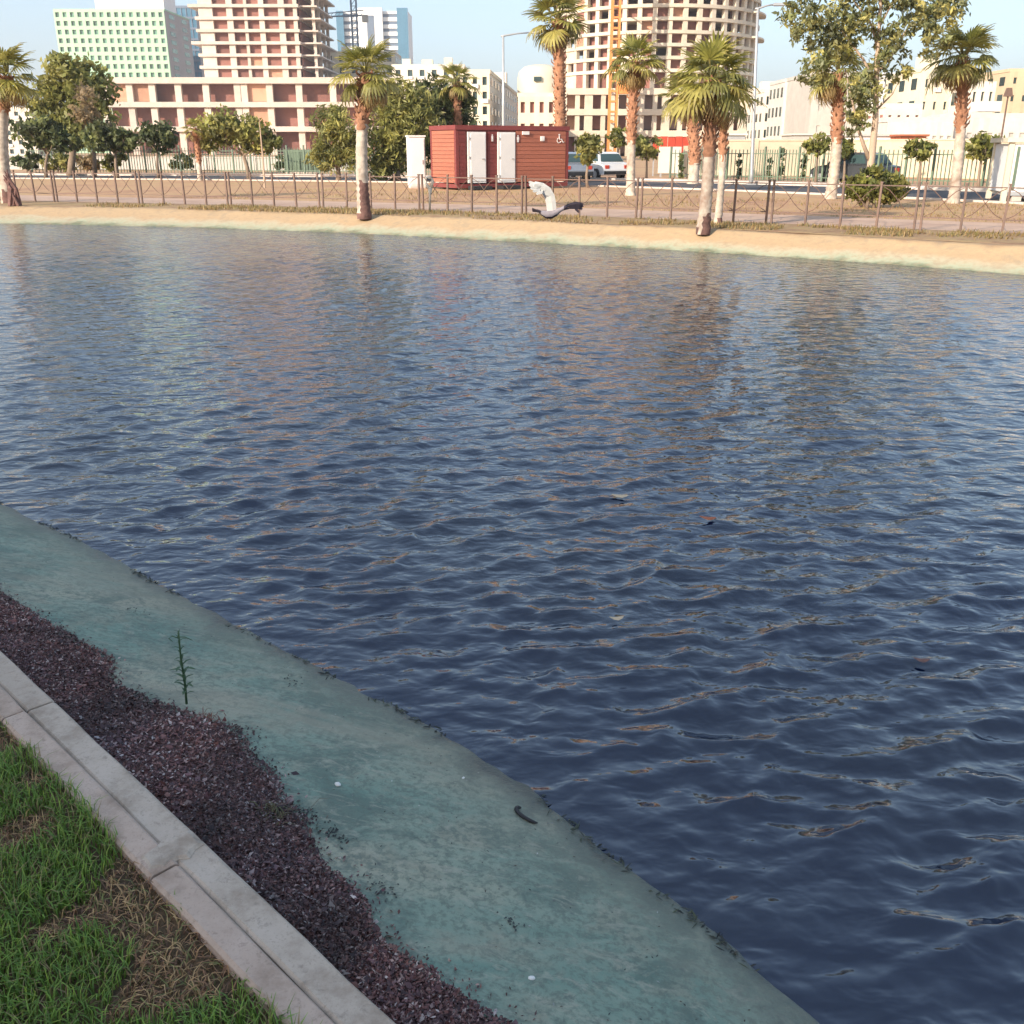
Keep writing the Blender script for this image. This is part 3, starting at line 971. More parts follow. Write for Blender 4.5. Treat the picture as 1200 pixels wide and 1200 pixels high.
G1 = ((0.33, 0.31, 0.07), (0.34, 0.29, 0.10), (0.42, 0.36, 0.11))
G2 = ((0.41, 0.36, 0.095), (0.30, 0.26, 0.09), (0.33, 0.27, 0.08))
G3 = ((0.26, 0.25, 0.07), (0.21, 0.19, 0.07), (0.17, 0.17, 0.06))
B1 = ((0.33, 0.24, 0.10), (0.30, 0.18, 0.08), (0.36, 0.24, 0.11))
FRONDS = [frond_mesh('frond', 0.42, 0.62, 17, 1.75, 0.30, G1), frond_mesh('frond', 0.46, 0.60, 16, 1.6, 0.45, G2), frond_mesh('frond', 0.40, 0.58, 15, 1.5, 0.65, G3), frond_mesh('frond', 0.44, 0.64, 17, 1.85, 0.2, G1)]
DEAD = [frond_mesh('dead_frond', 0.36, 0.50, 12, 1.1, 0.8, B1), frond_mesh('dead_frond', 0.40, 0.55, 12, 0.9, 1.0, B1)]

def palm(label, base, crown, rad, trunk_r, white_z, nf=30, nd=8, dead_side=None, char_h=0.45, name='palm_tree', scale_top=0.95, side=None, green=None):
    """base: ground point; crown: heart of the crown; trunk follows a gentle bend"""
    root = thing(name, label, 'palm tree', base, 0, 'palms on the far bank')
    top = crown - base
    H = top.z
    bend = Vector((random.uniform(-0.12, 0.12), random.uniform(-0.1, 0.1), 0))
    def axis(t):
        return Vector((top.x * t * t, top.y * t, H * t)) + bend * math.sin(math.pi * t)
    n = 12
    rings = max(20, int(H / 0.075))
    V = []; Fs = []; fm = []
    for i in range(rings + 1):
        t = i / rings
        c = axis(t)
        base_flare = 1 + 0.22 * math.exp(-t * H / 0.22)
        r = trunk_r * base_flare * (1 - 0.18 * t)
        brown = t * H > white_z
        if brown: r *= 1.0 + 0.22 * (1 if i % 2 else -0.3)
        else: r *= 1 + 0.05 * (1 if i % 2 else -1)
        for k in range(n):
            a = 2 * math.pi * k / n + (0.26 if i % 2 else 0)
            j = 1 + 0.08 * noise.noise(Vector((k * 1.7, i * 0.8, base.x))) + (0.12 * random.random() if brown else 0)
            V.append((c.x + math.cos(a) * r * j, c.y + math.sin(a) * r * j, c.z - (0.02 if i else 0.1)))
    wob = [white_z + random.uniform(-0.12, 0.12) for _ in range(n)]
    for i in range(rings):
        for k in range(n):
            k2 = (k + 1) % n
            Fs.append((i * n + k, i * n + k2, (i + 1) * n + k2, (i + 1) * n + k))
            z = (i + 0.5) / rings * H
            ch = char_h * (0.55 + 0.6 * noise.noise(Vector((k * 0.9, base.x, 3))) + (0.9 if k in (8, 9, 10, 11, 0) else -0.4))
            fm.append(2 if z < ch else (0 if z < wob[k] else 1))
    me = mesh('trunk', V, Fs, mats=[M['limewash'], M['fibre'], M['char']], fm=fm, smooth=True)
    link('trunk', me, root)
    # old leaf bases sticking out of the upper trunk
    b = MB()
    z = white_z + 0.1; g = 0
    while z < H - 0.05:
        c = axis(z / H)
        a = g * 2.4
        d = Vector((math.cos(a), math.sin(a), 0))
        r = trunk_r * 0.95
        L = random.uniform(0.06, 0.13) * (trunk_r / 0.17)
        b.tube([c + d * r * 0.8, c + d * (r + L * 0.6) + Vector((0, 0, L * 0.8)), c + d * (r + L * 0.7) + Vector((0, 0, L * 1.5))], [0.035, 0.028, 0.012], 4)
        z += 0.022 * (H / 4) + 0.01; g += 1
    if b.v:
        o = b.build('leaf_bases', M['fibre'], root); o['kind'] = 'stuff'
    sc = rad / 1.0
    for k in range(nf):
        u = (k + 0.5) / nf
        az = k * 2.39996 + random.uniform(-0.25, 0.25)
        el = R(82) - R(118) * u ** 0.85 + random.uniform(-0.12, 0.12)
        sv = sc * random.uniform(0.88, 1.12) * (0.82 + 0.25 * u)
        me = FRONDS[random.choice((0, 0, 1, 3, 2) if green is None else green)]
        if u > 0.8: me = FRONDS[random.choice((1, 2))]
        link('frond', me, root, top + Vector((math.cos(az) * 0.06, math.sin(az) * 0.06, 0.10 - 0.22 * u)), Euler((random.uniform(-0.3, 0.3), -el, az), 'XYZ'), (sv, sv, sv))
    for k in range(nd):
        az = (k * 2.39996 + 1) if dead_side is None else dead_side + random.uniform(-1.0, 1.0)
        el = -R(random.uniform(28, 72))
        sv = sc * random.uniform(0.8, 1.0)
        link('dead_frond', random.choice(DEAD), root, top + Vector((math.cos(az) * 0.1, math.sin(az) * 0.1, -0.16 - 0.05 * random.random())), Euler((random.uniform(-0.4, 0.4), -el, az), 'XYZ'), (sv, sv, sv))
    return root

def pb(px, py): return gnd(px, py)
def pc(px, py, base, dy=0.0): return ray(px, py, base.y + dy)

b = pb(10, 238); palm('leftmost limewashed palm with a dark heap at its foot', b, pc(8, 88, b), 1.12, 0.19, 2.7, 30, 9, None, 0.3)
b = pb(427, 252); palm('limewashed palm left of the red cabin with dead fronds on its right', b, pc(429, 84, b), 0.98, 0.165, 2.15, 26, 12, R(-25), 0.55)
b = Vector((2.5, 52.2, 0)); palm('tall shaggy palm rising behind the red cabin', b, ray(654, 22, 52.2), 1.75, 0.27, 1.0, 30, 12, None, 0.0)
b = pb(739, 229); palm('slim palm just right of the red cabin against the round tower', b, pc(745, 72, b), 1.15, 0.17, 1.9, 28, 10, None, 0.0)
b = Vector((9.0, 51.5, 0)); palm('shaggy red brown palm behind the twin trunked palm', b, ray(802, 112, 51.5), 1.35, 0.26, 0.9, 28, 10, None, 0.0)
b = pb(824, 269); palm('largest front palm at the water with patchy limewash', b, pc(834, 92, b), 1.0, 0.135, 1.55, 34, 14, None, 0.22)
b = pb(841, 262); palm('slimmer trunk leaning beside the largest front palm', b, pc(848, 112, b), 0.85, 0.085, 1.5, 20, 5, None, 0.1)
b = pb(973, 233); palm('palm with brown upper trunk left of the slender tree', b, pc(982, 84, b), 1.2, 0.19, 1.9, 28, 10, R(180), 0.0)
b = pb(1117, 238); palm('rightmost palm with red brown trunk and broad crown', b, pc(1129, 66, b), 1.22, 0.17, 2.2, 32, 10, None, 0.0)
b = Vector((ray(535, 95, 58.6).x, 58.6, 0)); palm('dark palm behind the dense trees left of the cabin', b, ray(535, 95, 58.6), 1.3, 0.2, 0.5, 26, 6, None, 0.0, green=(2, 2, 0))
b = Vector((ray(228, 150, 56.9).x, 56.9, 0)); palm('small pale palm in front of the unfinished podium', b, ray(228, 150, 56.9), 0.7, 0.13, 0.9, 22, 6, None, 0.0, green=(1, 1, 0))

# heap of dark dead fronds at the foot of the leftmost palm
b = gnd(19, 241)
hp = thing('dead_frond_heap', 'dark upright heap of dead fronds leaning at the leftmost palm', 'dead fronds', b)
for k in range(11):
    az = random.uniform(0, 6.28)
    pts = [(random.uniform(-.16, .16), random.uniform(-.12, .12), 0), (random.uniform(-.14, .14) - 0.05, random.uniform(-.08, .08), 0.5), (random.uniform(-.12, .12) - 0.14, random.uniform(-.06, .06), random.uniform(0.75, 1.15))]
    MB().tube(pts, [0.05, 0.06, 0.015], 5).build('dead_frond', M['char'], hp)

# ------------------------------------------------------------------ broadleaf trees and shrubs
def leaf_cloud(blobs, leaf, cols, parent, name='crown', clump=0.5, narrow=0.5):
    """blobs: (centre, (rx,ry,rz), count); leaves gathered into clumps with gaps between"""
    Vs = []; C = []
    for c, rr, cnt in blobs:
        ncl = max(3, int(cnt / 20))
        d = RNG.normal(size=(ncl, 3)); d /= np.linalg.norm(d, axis=1)[:, None]
        rad = RNG.random(ncl) ** 0.45
        cc = np.array(c) + d * rad[:, None] * np.array(rr)
        cs = np.mean(rr) * clump * (0.3 + 0.65 * RNG.random(ncl))
        tone = 0.45 + 1.05 * RNG.random(ncl)
        hue = RNG.integers(0, len(cols), ncl)
        per = max(6, int(cnt / ncl))
        for i in range(ncl):
            p = cc[i] + RNG.normal(size=(per, 3)) * cs[i] * np.array((0.5, 0.5, 0.38))
            ax = RNG.normal(size=(per, 3)); ax[:, 2] -= 0.5; ax /= np.linalg.norm(ax, axis=1)[:, None]
            bx_ = np.cross(ax, RNG.normal(size=(per, 3))); bx_ /= np.linalg.norm(bx_, axis=1)[:, None]
            L = leaf * (0.6 + 0.8 * RNG.random((per, 1)))
            q = np.stack([p - ax * L, p - bx_ * L * narrow, p + ax * L, p + bx_ * L * narrow], 1)
            Vs.append(q.reshape(-1, 3))
            col = np.array(cols[hue[i]]) * tone[i] * (0.75 + 0.5 * RNG.random((per, 1)))
            C.append(np.repeat(col, 4, 0))
    V = np.concatenate(Vs); C = np.concatenate(C)
    Fq = np.arange(len(V)).reshape(-1, 4)
    o = link(name, npmesh(name, V, Fq, M['leaf'], col=C), parent)
    o['kind'] = 'stuff'
    return o

OLIVE = ((0.29, 0.285, 0.08), (0.37, 0.34, 0.10), (0.22, 0.225, 0.07))
DARKG = ((0.13, 0.15, 0.06), (0.175, 0.19, 0.065), (0.09, 0.115, 0.045))
LIME = ((0.22, 0.225, 0.05), (0.28, 0.26, 0.07), (0.16, 0.175, 0.045))
BROWNY = ((0.33, 0.24, 0.13), (0.26, 0.20, 0.10), (0.40, 0.29, 0.16))

def tree(label, base, blobs, leaf=0.13, cols=OLIVE, trunk_r=0.12, bark='bark', limbs=5, name='tree', extra=None, cat='tree', group='trees beyond the far bank', clump=0.5, narrow=0.5, stems=1):
    """blobs in world coordinates: (centre, radii, leaf count)"""
    root = thing(name, label, cat, base, 0, group)
    base = Vector(base)
    cen = sum((Vector(c) for c, _, _ in blobs), Vector()) / len(blobs)
    low = min(c[2] - r[2] * 0.6 for c, r, _ in blobs)
    b = MB()
    fork = Vector((base.x * 0.5 + cen.x * 0.5, base.y * 0.5 + cen.y * 0.5, max(0.5, low * 0.8)))
    for s in range(stems):
        o = Vector((random.uniform(-.3, .3), random.uniform(-.2, .2), 0)) * (s > 0)
        m1 = base.lerp(fork, 0.5) + Vector((random.uniform(-.06, .06), 0, 0)) + o
        b.tube([o + Vector((0, 0, -0.1)), m1 - base, fork - base + o * 1.4], [trunk_r * 1.25, trunk_r, trunk_r * 0.8], 8)
    root_o = b.build('trunk', M[bark], root, smooth=True)
    for k in range(limbs):
        c, r, _ = blobs[k % len(blobs)]
        tip = Vector(c) + Vector((random.uniform(-.6, .6) * r[0], random.uniform(-.6, .6) * r[1], random.uniform(-.2, .7) * r[2]))
        mid = fork.lerp(tip, 0.5) + Vector((random.uniform(-.15, .15), random.uniform(-.15, .15), random.uniform(-.1, .15)))
        MB().tube([fork - base, mid - base, tip - base], [trunk_r * 0.65, trunk_r * 0.42, trunk_r * 0.12], 6).build('branch', M[bark], root, smooth=True)
    if extra: extra(root, base)
    lb = [(tuple(Vector(c) - base), r, int(n * 1.45)) for c, r, n in blobs]
    leaf_cloud(lb, leaf, cols, root, clump=clump, narrow=narrow)
    return root

def blob(px, py, Y, rx, rz, n, ry=None):
    """a clump of foliage seen around a photo direction at distance Y, radii given in photo px"""
    k = Y * math.cos(PITCH) / F * 0.985
    c = ray(px, py, Y)
    return (tuple(c), (rx * k, (ry if ry else (rx + rz) / 2) * k, rz * k), n)

Y = 67
tree('tall tree of mixed green behind the leftmost palm', (ray(75, 160, Y).x, Y, 0), [blob(88, 88, Y, 30, 28, 1100), blob(62, 120, Y, 32, 26, 1000), blob(110, 115, Y, 28, 30, 900), blob(85, 150, Y, 40, 22, 900)], 0.20, OLIVE, 0.22, limbs=7, stems=2)
Y = 64
tree('brownish half bare tree among the trees on the left', (ray(104, 160, Y).x, Y, 0), [blob(102, 125, Y, 17, 24, 420), blob(118, 150, Y, 14, 12, 200)], 0.16, BROWNY, 0.12, limbs=6)
Y = 61.5
tree('dark low tree standing left of the podium', (ray(50, 185, Y).x, Y, 0), [blob(45, 155, Y, 28, 18, 900), blob(72, 165, Y, 22, 14, 600)], 0.17, DARKG, 0.10, limbs=5)
tree('dark rounded tree in front of the podium corner', (ray(135, 185, Y).x, Y, 0), [blob(122, 160, Y, 26, 16, 800), blob(146, 165, Y, 16, 12, 400)], 0.17, DARKG, 0.10, limbs=5)
tree('small dark tree right of the rounded tree on the left', (ray(183, 185, Y).x, Y, 0), [blob(184, 160, Y, 22, 17, 750)], 0.16, DARKG, 0.08, limbs=4)
Y = 57.5
tree('spreading tree under the podium with crooked branches', (ray(290, 185, Y).x, Y, 0), [blob(262, 150, Y, 28, 20, 900), blob(290, 158, Y, 26, 20, 800), blob(318, 168, Y, 18, 11, 350), blob(246, 165, Y, 14, 12, 260)], 0.16, OLIVE, 0.11, limbs=7)
Y = 55
tree('drooping olive green tree left of the second palm', (ray(395, 190, Y).x, Y, 0), [blob(392, 150, Y, 26, 24, 1200), blob(382, 182, Y, 22, 18, 700), blob(412, 178, Y, 22, 22, 700)], 0.19, OLIVE, 0.13, limbs=6, narrow=0.22)
Y = 56.5
tree('dense tall drooping tree between the second palm and the white locker', (ray(465, 190, Y).x, Y, 0), [blob(462, 118, Y, 30, 26, 1500), blob(458, 158, Y, 34, 30, 1700), blob(488, 140, Y, 26, 32, 1200), blob(455, 195, Y, 28, 18, 900)], 0.20, OLIVE, 0.2, limbs=7, narrow=0.22)
Y = 59.5
tree('dark green tree behind the cabin roof', (ray(520, 190, Y).x, Y, 0), [blob(512, 120, Y, 26, 30, 1100), blob(540, 128, Y, 20, 24, 700), blob(500, 165, Y, 24, 30, 900)], 0.20, DARKG, 0.16, limbs=6, narrow=0.3)
def lolly(label, px, py, rx, rz, Y, cols=LIME, n=600, leaf=0.13, by=None):
    tree(label, (ray(px, 200, Y).x, Y, 0), [blob(px, py, Y, rx, rz, n)], leaf, cols, 0.06, limbs=4, name='young_tree', group='young street trees')
lolly('young street tree at the right end of the cabin', 689, 174, 14, 17, 46.6, OLIVE)
lolly('thin young tree below the orange hoist', 726, 160, 12, 12, 66, LIME, 350)
lolly('young tree with dense crown right of the slim palm', 758, 172, 18, 15, 57, OLIVE)
lolly('young tree beside the left of the brown trunked palm', 958, 170, 16, 12, 49, LIME, 420)
lolly('young tree close right of the brown trunked palm', 990, 174, 12, 12, 49.6, LIME, 350)
lolly('young lime tree in front of the rusty red box', 1079, 174, 16, 11, 46, LIME, 520)
lolly('young tree right of the rightmost palm', 1150, 172, 22, 14, 44, LIME, 650)

for k, (px, rx, cols, lab) in enumerate(((30, 16, DARKG, 'dark shrub behind the road at the left edge'), (66, 18, OLIVE, 'olive shrub under the tall mixed green tree'), (100, 16, BROWNY, 'brownish shrub under the half bare tree'), (132, 12, LIME, 'bright low shrub under the dark rounded tree'), (212, 14, OLIVE, 'low shrub beside the small pale palm'), (335, 16, DARKG, 'dark shrub right of the spreading tree'), (372, 18, OLIVE, 'olive shrub at the foot of the drooping tree'))):
    Y = 70
    tree(lab, (ray(px, 200, Y).x, Y, 0), [blob(px, 191, Y, rx, 9, 260), blob(px + 9, 187, Y, rx * 0.6, 9, 160)], 0.16, cols, 0.05, limbs=4, name='shrub', cat='shrub', group='shrubs behind the road')

# slender tall tree with forked trunk
def tall_tree():
    Y = 31.0
    base = gnd(1016, 243); base.y = Y
    root = thing('slender_tree', 'tall slender tree with forked pale trunk and loose foliage', 'tree', base, 0, None)
    def w(px, py, dy=0): return ray(px, py, Y + dy) - base
    k = 1.0
    MB().tube([Vector((0, 0, -0.1)), w(1018, 215), w(1022, 180), w(1026, 140), w(1027, 95), w(1029, 50), w(1032, 10), w(1030, -45)], [0.15, 0.12, 0.11, 0.09, 0.08, 0.06, 0.045, 0.02], 8).build('trunk', M['bark_pale'], root, smooth=True)
    def br(pts, r0): MB().tube(pts, [r0 * (1 - 0.8 * i / (len(pts) - 1)) for i in range(len(pts))], 6).build('branch', M['bark_pale'], root, smooth=True)
    br([w(1020, 190), w(1012, 170), w(1004, 145), w(998, 115), w(990, 80, .3)], 0.07)
    br([w(1027, 100), w(1012, 70), w(985, 35), w(955, 15, -.3)], 0.05)
    br([w(1028, 85), w(1045, 65), w(1062, 35), w(1085, 12, .3)], 0.05)
    br([w(1029, 60), w(1022, 30), w(1000, 0), w(980, -25, .4)], 0.045)
    br([w(1031, 30), w(1045, 5), w(1075, -20, -.3)], 0.04)
    br([w(1026, 130), w(1046, 110), w(1056, 90)], 0.035)
    bl = [blob(945, 22, Y, 28, 26, 620), blob(975, 50, Y, 30, 32, 700), blob(1000, 20, Y, 34, 26, 650), blob(955, 82, Y, 22, 22, 300), blob(1012, 105, Y, 20, 34, 700), blob(1040, 60, Y, 18, 40, 480), blob(1075, 22, Y, 32, 26, 560), blob(1055, -15, Y, 36, 22, 600), blob(990, -30, Y, 45, 28, 800), blob(1095, 52, Y, 18, 18, 220), blob(1110, 10, Y, 26, 20, 380), blob(1058, 88, Y, 12, 14, 90), blob(1030, -70, Y, 40, 30, 800), blob(1004, 140, Y, 12, 18, 220)]
    leaf_cloud([(tuple(Vector(c) - base), r, int(n * 1.6)) for c, r, n in bl], 0.085, ((0.24, 0.26, 0.10), (0.31, 0.30, 0.12), (0.40, 0.36, 0.12), (0.19, 0.205, 0.10)), root, clump=0.5, narrow=0.42)
tall_tree()

Y = 30.4
tree('rounded green shrub at the foot of the slender tree', (ray(1028, 220, Y).x, Y, 0), [blob(1012, 222, Y, 22, 18, 700), blob(1040, 220, Y, 20, 20, 700), blob(1026, 210, Y, 20, 14, 400)], 0.085, LIME, 0.05, limbs=6, name='shrub', cat='shrub', group=None, stems=3)

# young cypresses behind the road
def cypress(label, px, y_top, Y):
    top = ray(px, y_top, Y)
    root = thing('cypress', label, 'cypress', (top.x, Y, 0), 0, 'young cypresses along the road')
    h = top.z
    MB().tube([(0, 0, 0), (0, 0, h * 0.9)], [0.04, 0.02], 5).build('trunk', M['bark'], root)
    leaf_cloud([((0, 0, h * f), (0.10, 0.10, h * 0.2), 90) for f in (0.25, 0.5, 0.72, 0.9)], 0.09, DARKG, root, clump=0.8)
cypress('slim cypress right of the double palm', 867, 184, 55)
cypress('slim cypress by the lamp post in front of the beige wall', 903, 184, 54)
cypress('tallest slim cypress in front of the beige wall', 918, 172, 55)
cypress('slim cypress left of the brown trunked palm', 943, 182, 53)
cypress('slim cypress standing before the pale panels', 799, 181, 56)

# dry grass on the verges of the far bank
def build_dry_grass():
    n = 26000
    pts = FENCE; ns = normals(pts)
    idx = RNG.integers(100, len(pts) - 1, n)
    o = np.where(RNG.random(n) < 0.7, -RNG.random(n) * 2.0, 3.4 + RNG.random(n) * 9)
    P = np.array([(p.x, p.y) for p in pts])[idx]; N = np.array([(q.x, q.y) for q in ns])[idx]
    xy = P + N * o[:, None]
    keep = np.array([noise.noise(Vector((x * 0.55, y * 0.55, 1))) + 0.4 * noise.noise(Vector((x * 2, y * 2, 1))) > -0.08 for x, y in xy])
    xy = xy[keep]; n = len(xy)
    h = (0.03 + 0.07 * RNG.random(n)) ; a = RNG.random(n) * 6.28; w = 0.006 + 0.01 * RNG.random(n)
    d = np.stack([np.cos(a), np.sin(a)], 1); s = np.stack([-d[:, 1], d[:, 0]], 1)
    z0 = np.full(n, -0.01)
    b0 = np.column_stack([xy - s * w[:, None], z0]); b1 = np.column_stack([xy + s * w[:, None], z0])
    t = xy + d * (h * 0.6)[:, None]
    t0 = np.column_stack([t + s * (w * 0.2)[:, None], h]); t1 = np.column_stack([t - s * (w * 0.2)[:, None], h])
    V = np.stack([b0, b1, t0, t1], 1).reshape(-1, 3)
    pal = np.array(((0.34, 0.24, 0.09), (0.26, 0.16, 0.07), (0.20, 0.18, 0.06), (0.38, 0.27, 0.12)))
    C = np.repeat(pal[RNG.integers(0, 4, n)] * (0.75 + 0.5 * RNG.random((n, 1))), 4, 0)
    tag(link('dry_grass', npmesh('dry_grass', V, np.arange(4 * n).reshape(-1, 4), M['grass'], col=C)), kind='stuff', label='dry yellow brown grass tufts on the far verge', cat='grass')
build_dry_grass()

# ------------------------------------------------------------------ red sanitary cabin and its white locker
def build_cabin():
    A = Vector((-2.33, 43.43, 0)); B = Vector((2.50, 46.27, 0))
    L = (B - A).length; ang = math.atan2(B.y - A.y, B.x - A.x); D = 2.4; H0 = 0.22; H = 2.52
    r = thing('site_cabin', 'red brown cabin with two white doors and small signs', 'cabin', A, ang)
    bx('floor_beam', (L - 0.02, D - 0.02, 0.16), (L / 2, D / 2, H0 - 0.06), M['clad_dark'], r)
    bx('wall', (L - 0.12, D - 0.12, H - H0 - 0.2), (L / 2, D / 2, (H + H0) / 2 - 0.02), M['clad_dark'], r)
    rf = bx('roof', (L + 0.06, D + 0.06, 0.18), (L / 2, D / 2, H - 0.05), M['clad_dark'], r)
    for x in (0.07, L - 0.07):
        for y in (0.07, D - 0.07):
            bx('corner_post', (0.14, 0.14, H - H0 - 0.18), (x, y, (H + H0) / 2 - 0.06), M['clad_dark'], r)
    for x in (0.5, L * 0.5, L - 0.5):
        for y in (0.3, D - 0.3): bx('block', (0.3, 0.3, 0.18), (x, y, 0.075), M['concrete'], r)
    nb = 13; z0 = H0 + 0.06; z1 = H - 0.16; ph = (z1 - z0) / nb
    for k in range(nb):
        z = z0 + (k + 0.5) * ph
        bx('plank', (0.04, D - 0.32, ph - 0.014), (0.02, D / 2, z), M['clad'], r)         # short end facing the sun
        bx('plank', (2.55, 0.05, ph - 0.014), (L - 0.16 - 1.275, 0.015, z), M['clad'], r)    # boarded right half of the front
        bx('plank', (0.30, 0.04, ph - 0.014), (0.30, 0.03, z), M['clad_dark'], r)
        bx('plank', (0.50, 0.03, ph - 0.014), (1.78, 0.035, z), M['clad_dark'], r)
    for x in (0.98, 2.42):
        fr = bx('door', (0.86, 0.06, 2.02), (x, 0.0, H0 + 0.06 + 1.01), M['white'], r)
        bx('door_leaf', (0.70, 0.03, 1.88), (0.05, -0.035, 0.0), M['white'], fr)
        bx('handle', (0.12, 0.05, 0.03), (0.28, -0.07, -0.05), M['steel'], fr)
        for hz in (-0.75, 0.0, 0.75): bx('hinge', (0.05, 0.03, 0.10), (-0.36, -0.045, hz), M['steel'], fr)
        bx('step', (0.9, 0.5, 0.14), (x, -0.28, 0.09), M['black'], r)
    # small white pictogram plates with a figure
    def plate(x, z, kind_):
        p = bx('sign', (0.22, 0.015, 0.30), (x, -0.02, z), M['clad_dark'] if kind_ else M['white'], r)
        c = M['white'] if kind_ else M['iron']
        bm_ = MB().tube([(0.0, -0.012, 0.10), (0.0, -0.016, 0.10)], 0.032, 10)
        bm_.box((0, -0.012, 0.0), (0.085 if kind_ == 1 else 0.11, 0.006, 0.12)).box((-0.025, -0.012, -0.10), (0.03, 0.006, 0.10)).box((0.025, -0.012, -0.10), (0.03, 0.006, 0.10))
        bm_.build('figure', c, p)
    plate(1.72, 2.08, 1); plate(2.98, 2.05, 2)
    bx('wall_lamp', (0.32, 0.08, 0.13), (3.36, -0.04, 2.27), M['white'], r)
    # round vent and accessibility sign on the boarded half
    v = MB().box((0, 0, 0), (0.20, 0.03, 0.20)).tube([(0, -0.02, 0), (0, -0.035, 0)], 0.075, 12)
    v.build('vent', M['white'], r, loc=(4.22, -0.03, 2.05))
    s = MB().tube([(-0.05, 0, 0.15), (-0.05, -0.012, 0.15)], 0.04, 10)
    s.tube([(-0.05, -0.006, 0.10), (-0.05, -0.006, -0.03), (0.08, -0.006, -0.03), (0.12, -0.006, -0.14)], 0.02, 6)
    s.tube([(-0.06 + 0.10 * math.cos(t), -0.006, -0.08 + 0.10 * math.sin(t)) for t in np.linspace(2.0, 5.9, 9)], 0.016, 6)
    s.tube([(0.14, -0.006, -0.16), (0.20, -0.006, -0.14)], 0.018, 6)
    s.build('wheelchair_sign', M['white'], r, loc=(5.14, -0.02, 2.06))
    # white locker at the left end
    p = gnd(490, 219); p.y = 45.6; p.x = ray(490, 215, 45.6).x
    lk = thing('white_locker', 'tall narrow white locker at the left end of the cabin', 'locker', p, ang - 0.25)
    bx('body', (0.70, 0.6, 2.05), (0, 0.3, 1.10), M['white'], lk)
    dr = bx('door', (0.60, 0.03, 1.9), (0, -0.015, 1.10), M['white'], lk)
    bx('handle', (0.03, 0.03, 0.18), (0.22, -0.03, 0), M['steel'], dr)
    bx('roof', (0.78, 0.7, 0.06), (0, 0.3, 2.155), M['white'], lk)
    bx('plinth', (0.66, 0.56, 0.08), (0, 0.3, 0.04), M['concrete'], lk)
build_cabin()

# pale bag caught on the fence by the locker
p = gnd(504, 247)
bag = thing('plastic_bag', 'pale plastic bag caught on the fence left of the cabin', 'bag', (p.x, p.y - 0.12, 0))
MB().tube([(0, 0, 0.0), (0.02, 0.0, 0.45), (0.03, 0, 0.62)], [0.03, 0.035, 0.07], 7).tube([(0.03, 0, 0.58), (-0.09, 0.0, 0.72), (-0.08, 0, 0.88), (0.05, 0, 0.92), (0.11, 0, 0.8), (0.05, 0, 0.62)], [0.05, 0.045, 0.035, 0.03, 0.04, 0.05], 7).build('bag_body', M['offwhite'], bag, smooth=True)

# ------------------------------------------------------------------ white cabin at the right edge
def build_kiosk():
    p = Vector((16.25, 34.2, 0))
    r = thing('white_kiosk', 'white kiosk cabin with cream frame at the right edge', 'kiosk', p, R(-12))
    W, D, H = 3.2, 2.2, 1.85
    bx('wall', (W - 0.1, D - 0.1, H - 0.35), (W / 2, D / 2, 0.30 + (H - 0.35) / 2), M['white'], r)
    for x in (0.08, W - 0.08):
        for y in (0.08, D - 0.08): bx('corner_post', (0.16, 0.16, H - 0.02), (x, y, (H - 0.02) / 2 + 0.0), M['cream'], r)
    bx('roof', (W + 0.2, D + 0.2, 0.14), (W / 2, D / 2, H + 0.06), M['cream'], r)
    bx('floor_beam', (W - 0.3, D - 0.1, 0.12), (W / 2, D / 2, 0.24), M['steel'], r)
    for k in range(6):
        bx('panel', (0.40, 0.04, H - 0.55), (0.62 + k * 0.43, 0.03, 0.40 + (H - 0.55) / 2), M['white'], r)
    d = bx('door', (0.07, 0.05, H - 0.5), (0.30, 0.02, 0.36 + (H - 0.5) / 2), M['green_paint'], r)
    for x in (0.5, W - 0.5): bx('block', (0.3, 0.4, 0.18), (x, 0.3, 0.09), M['concrete'], r)
build_kiosk()

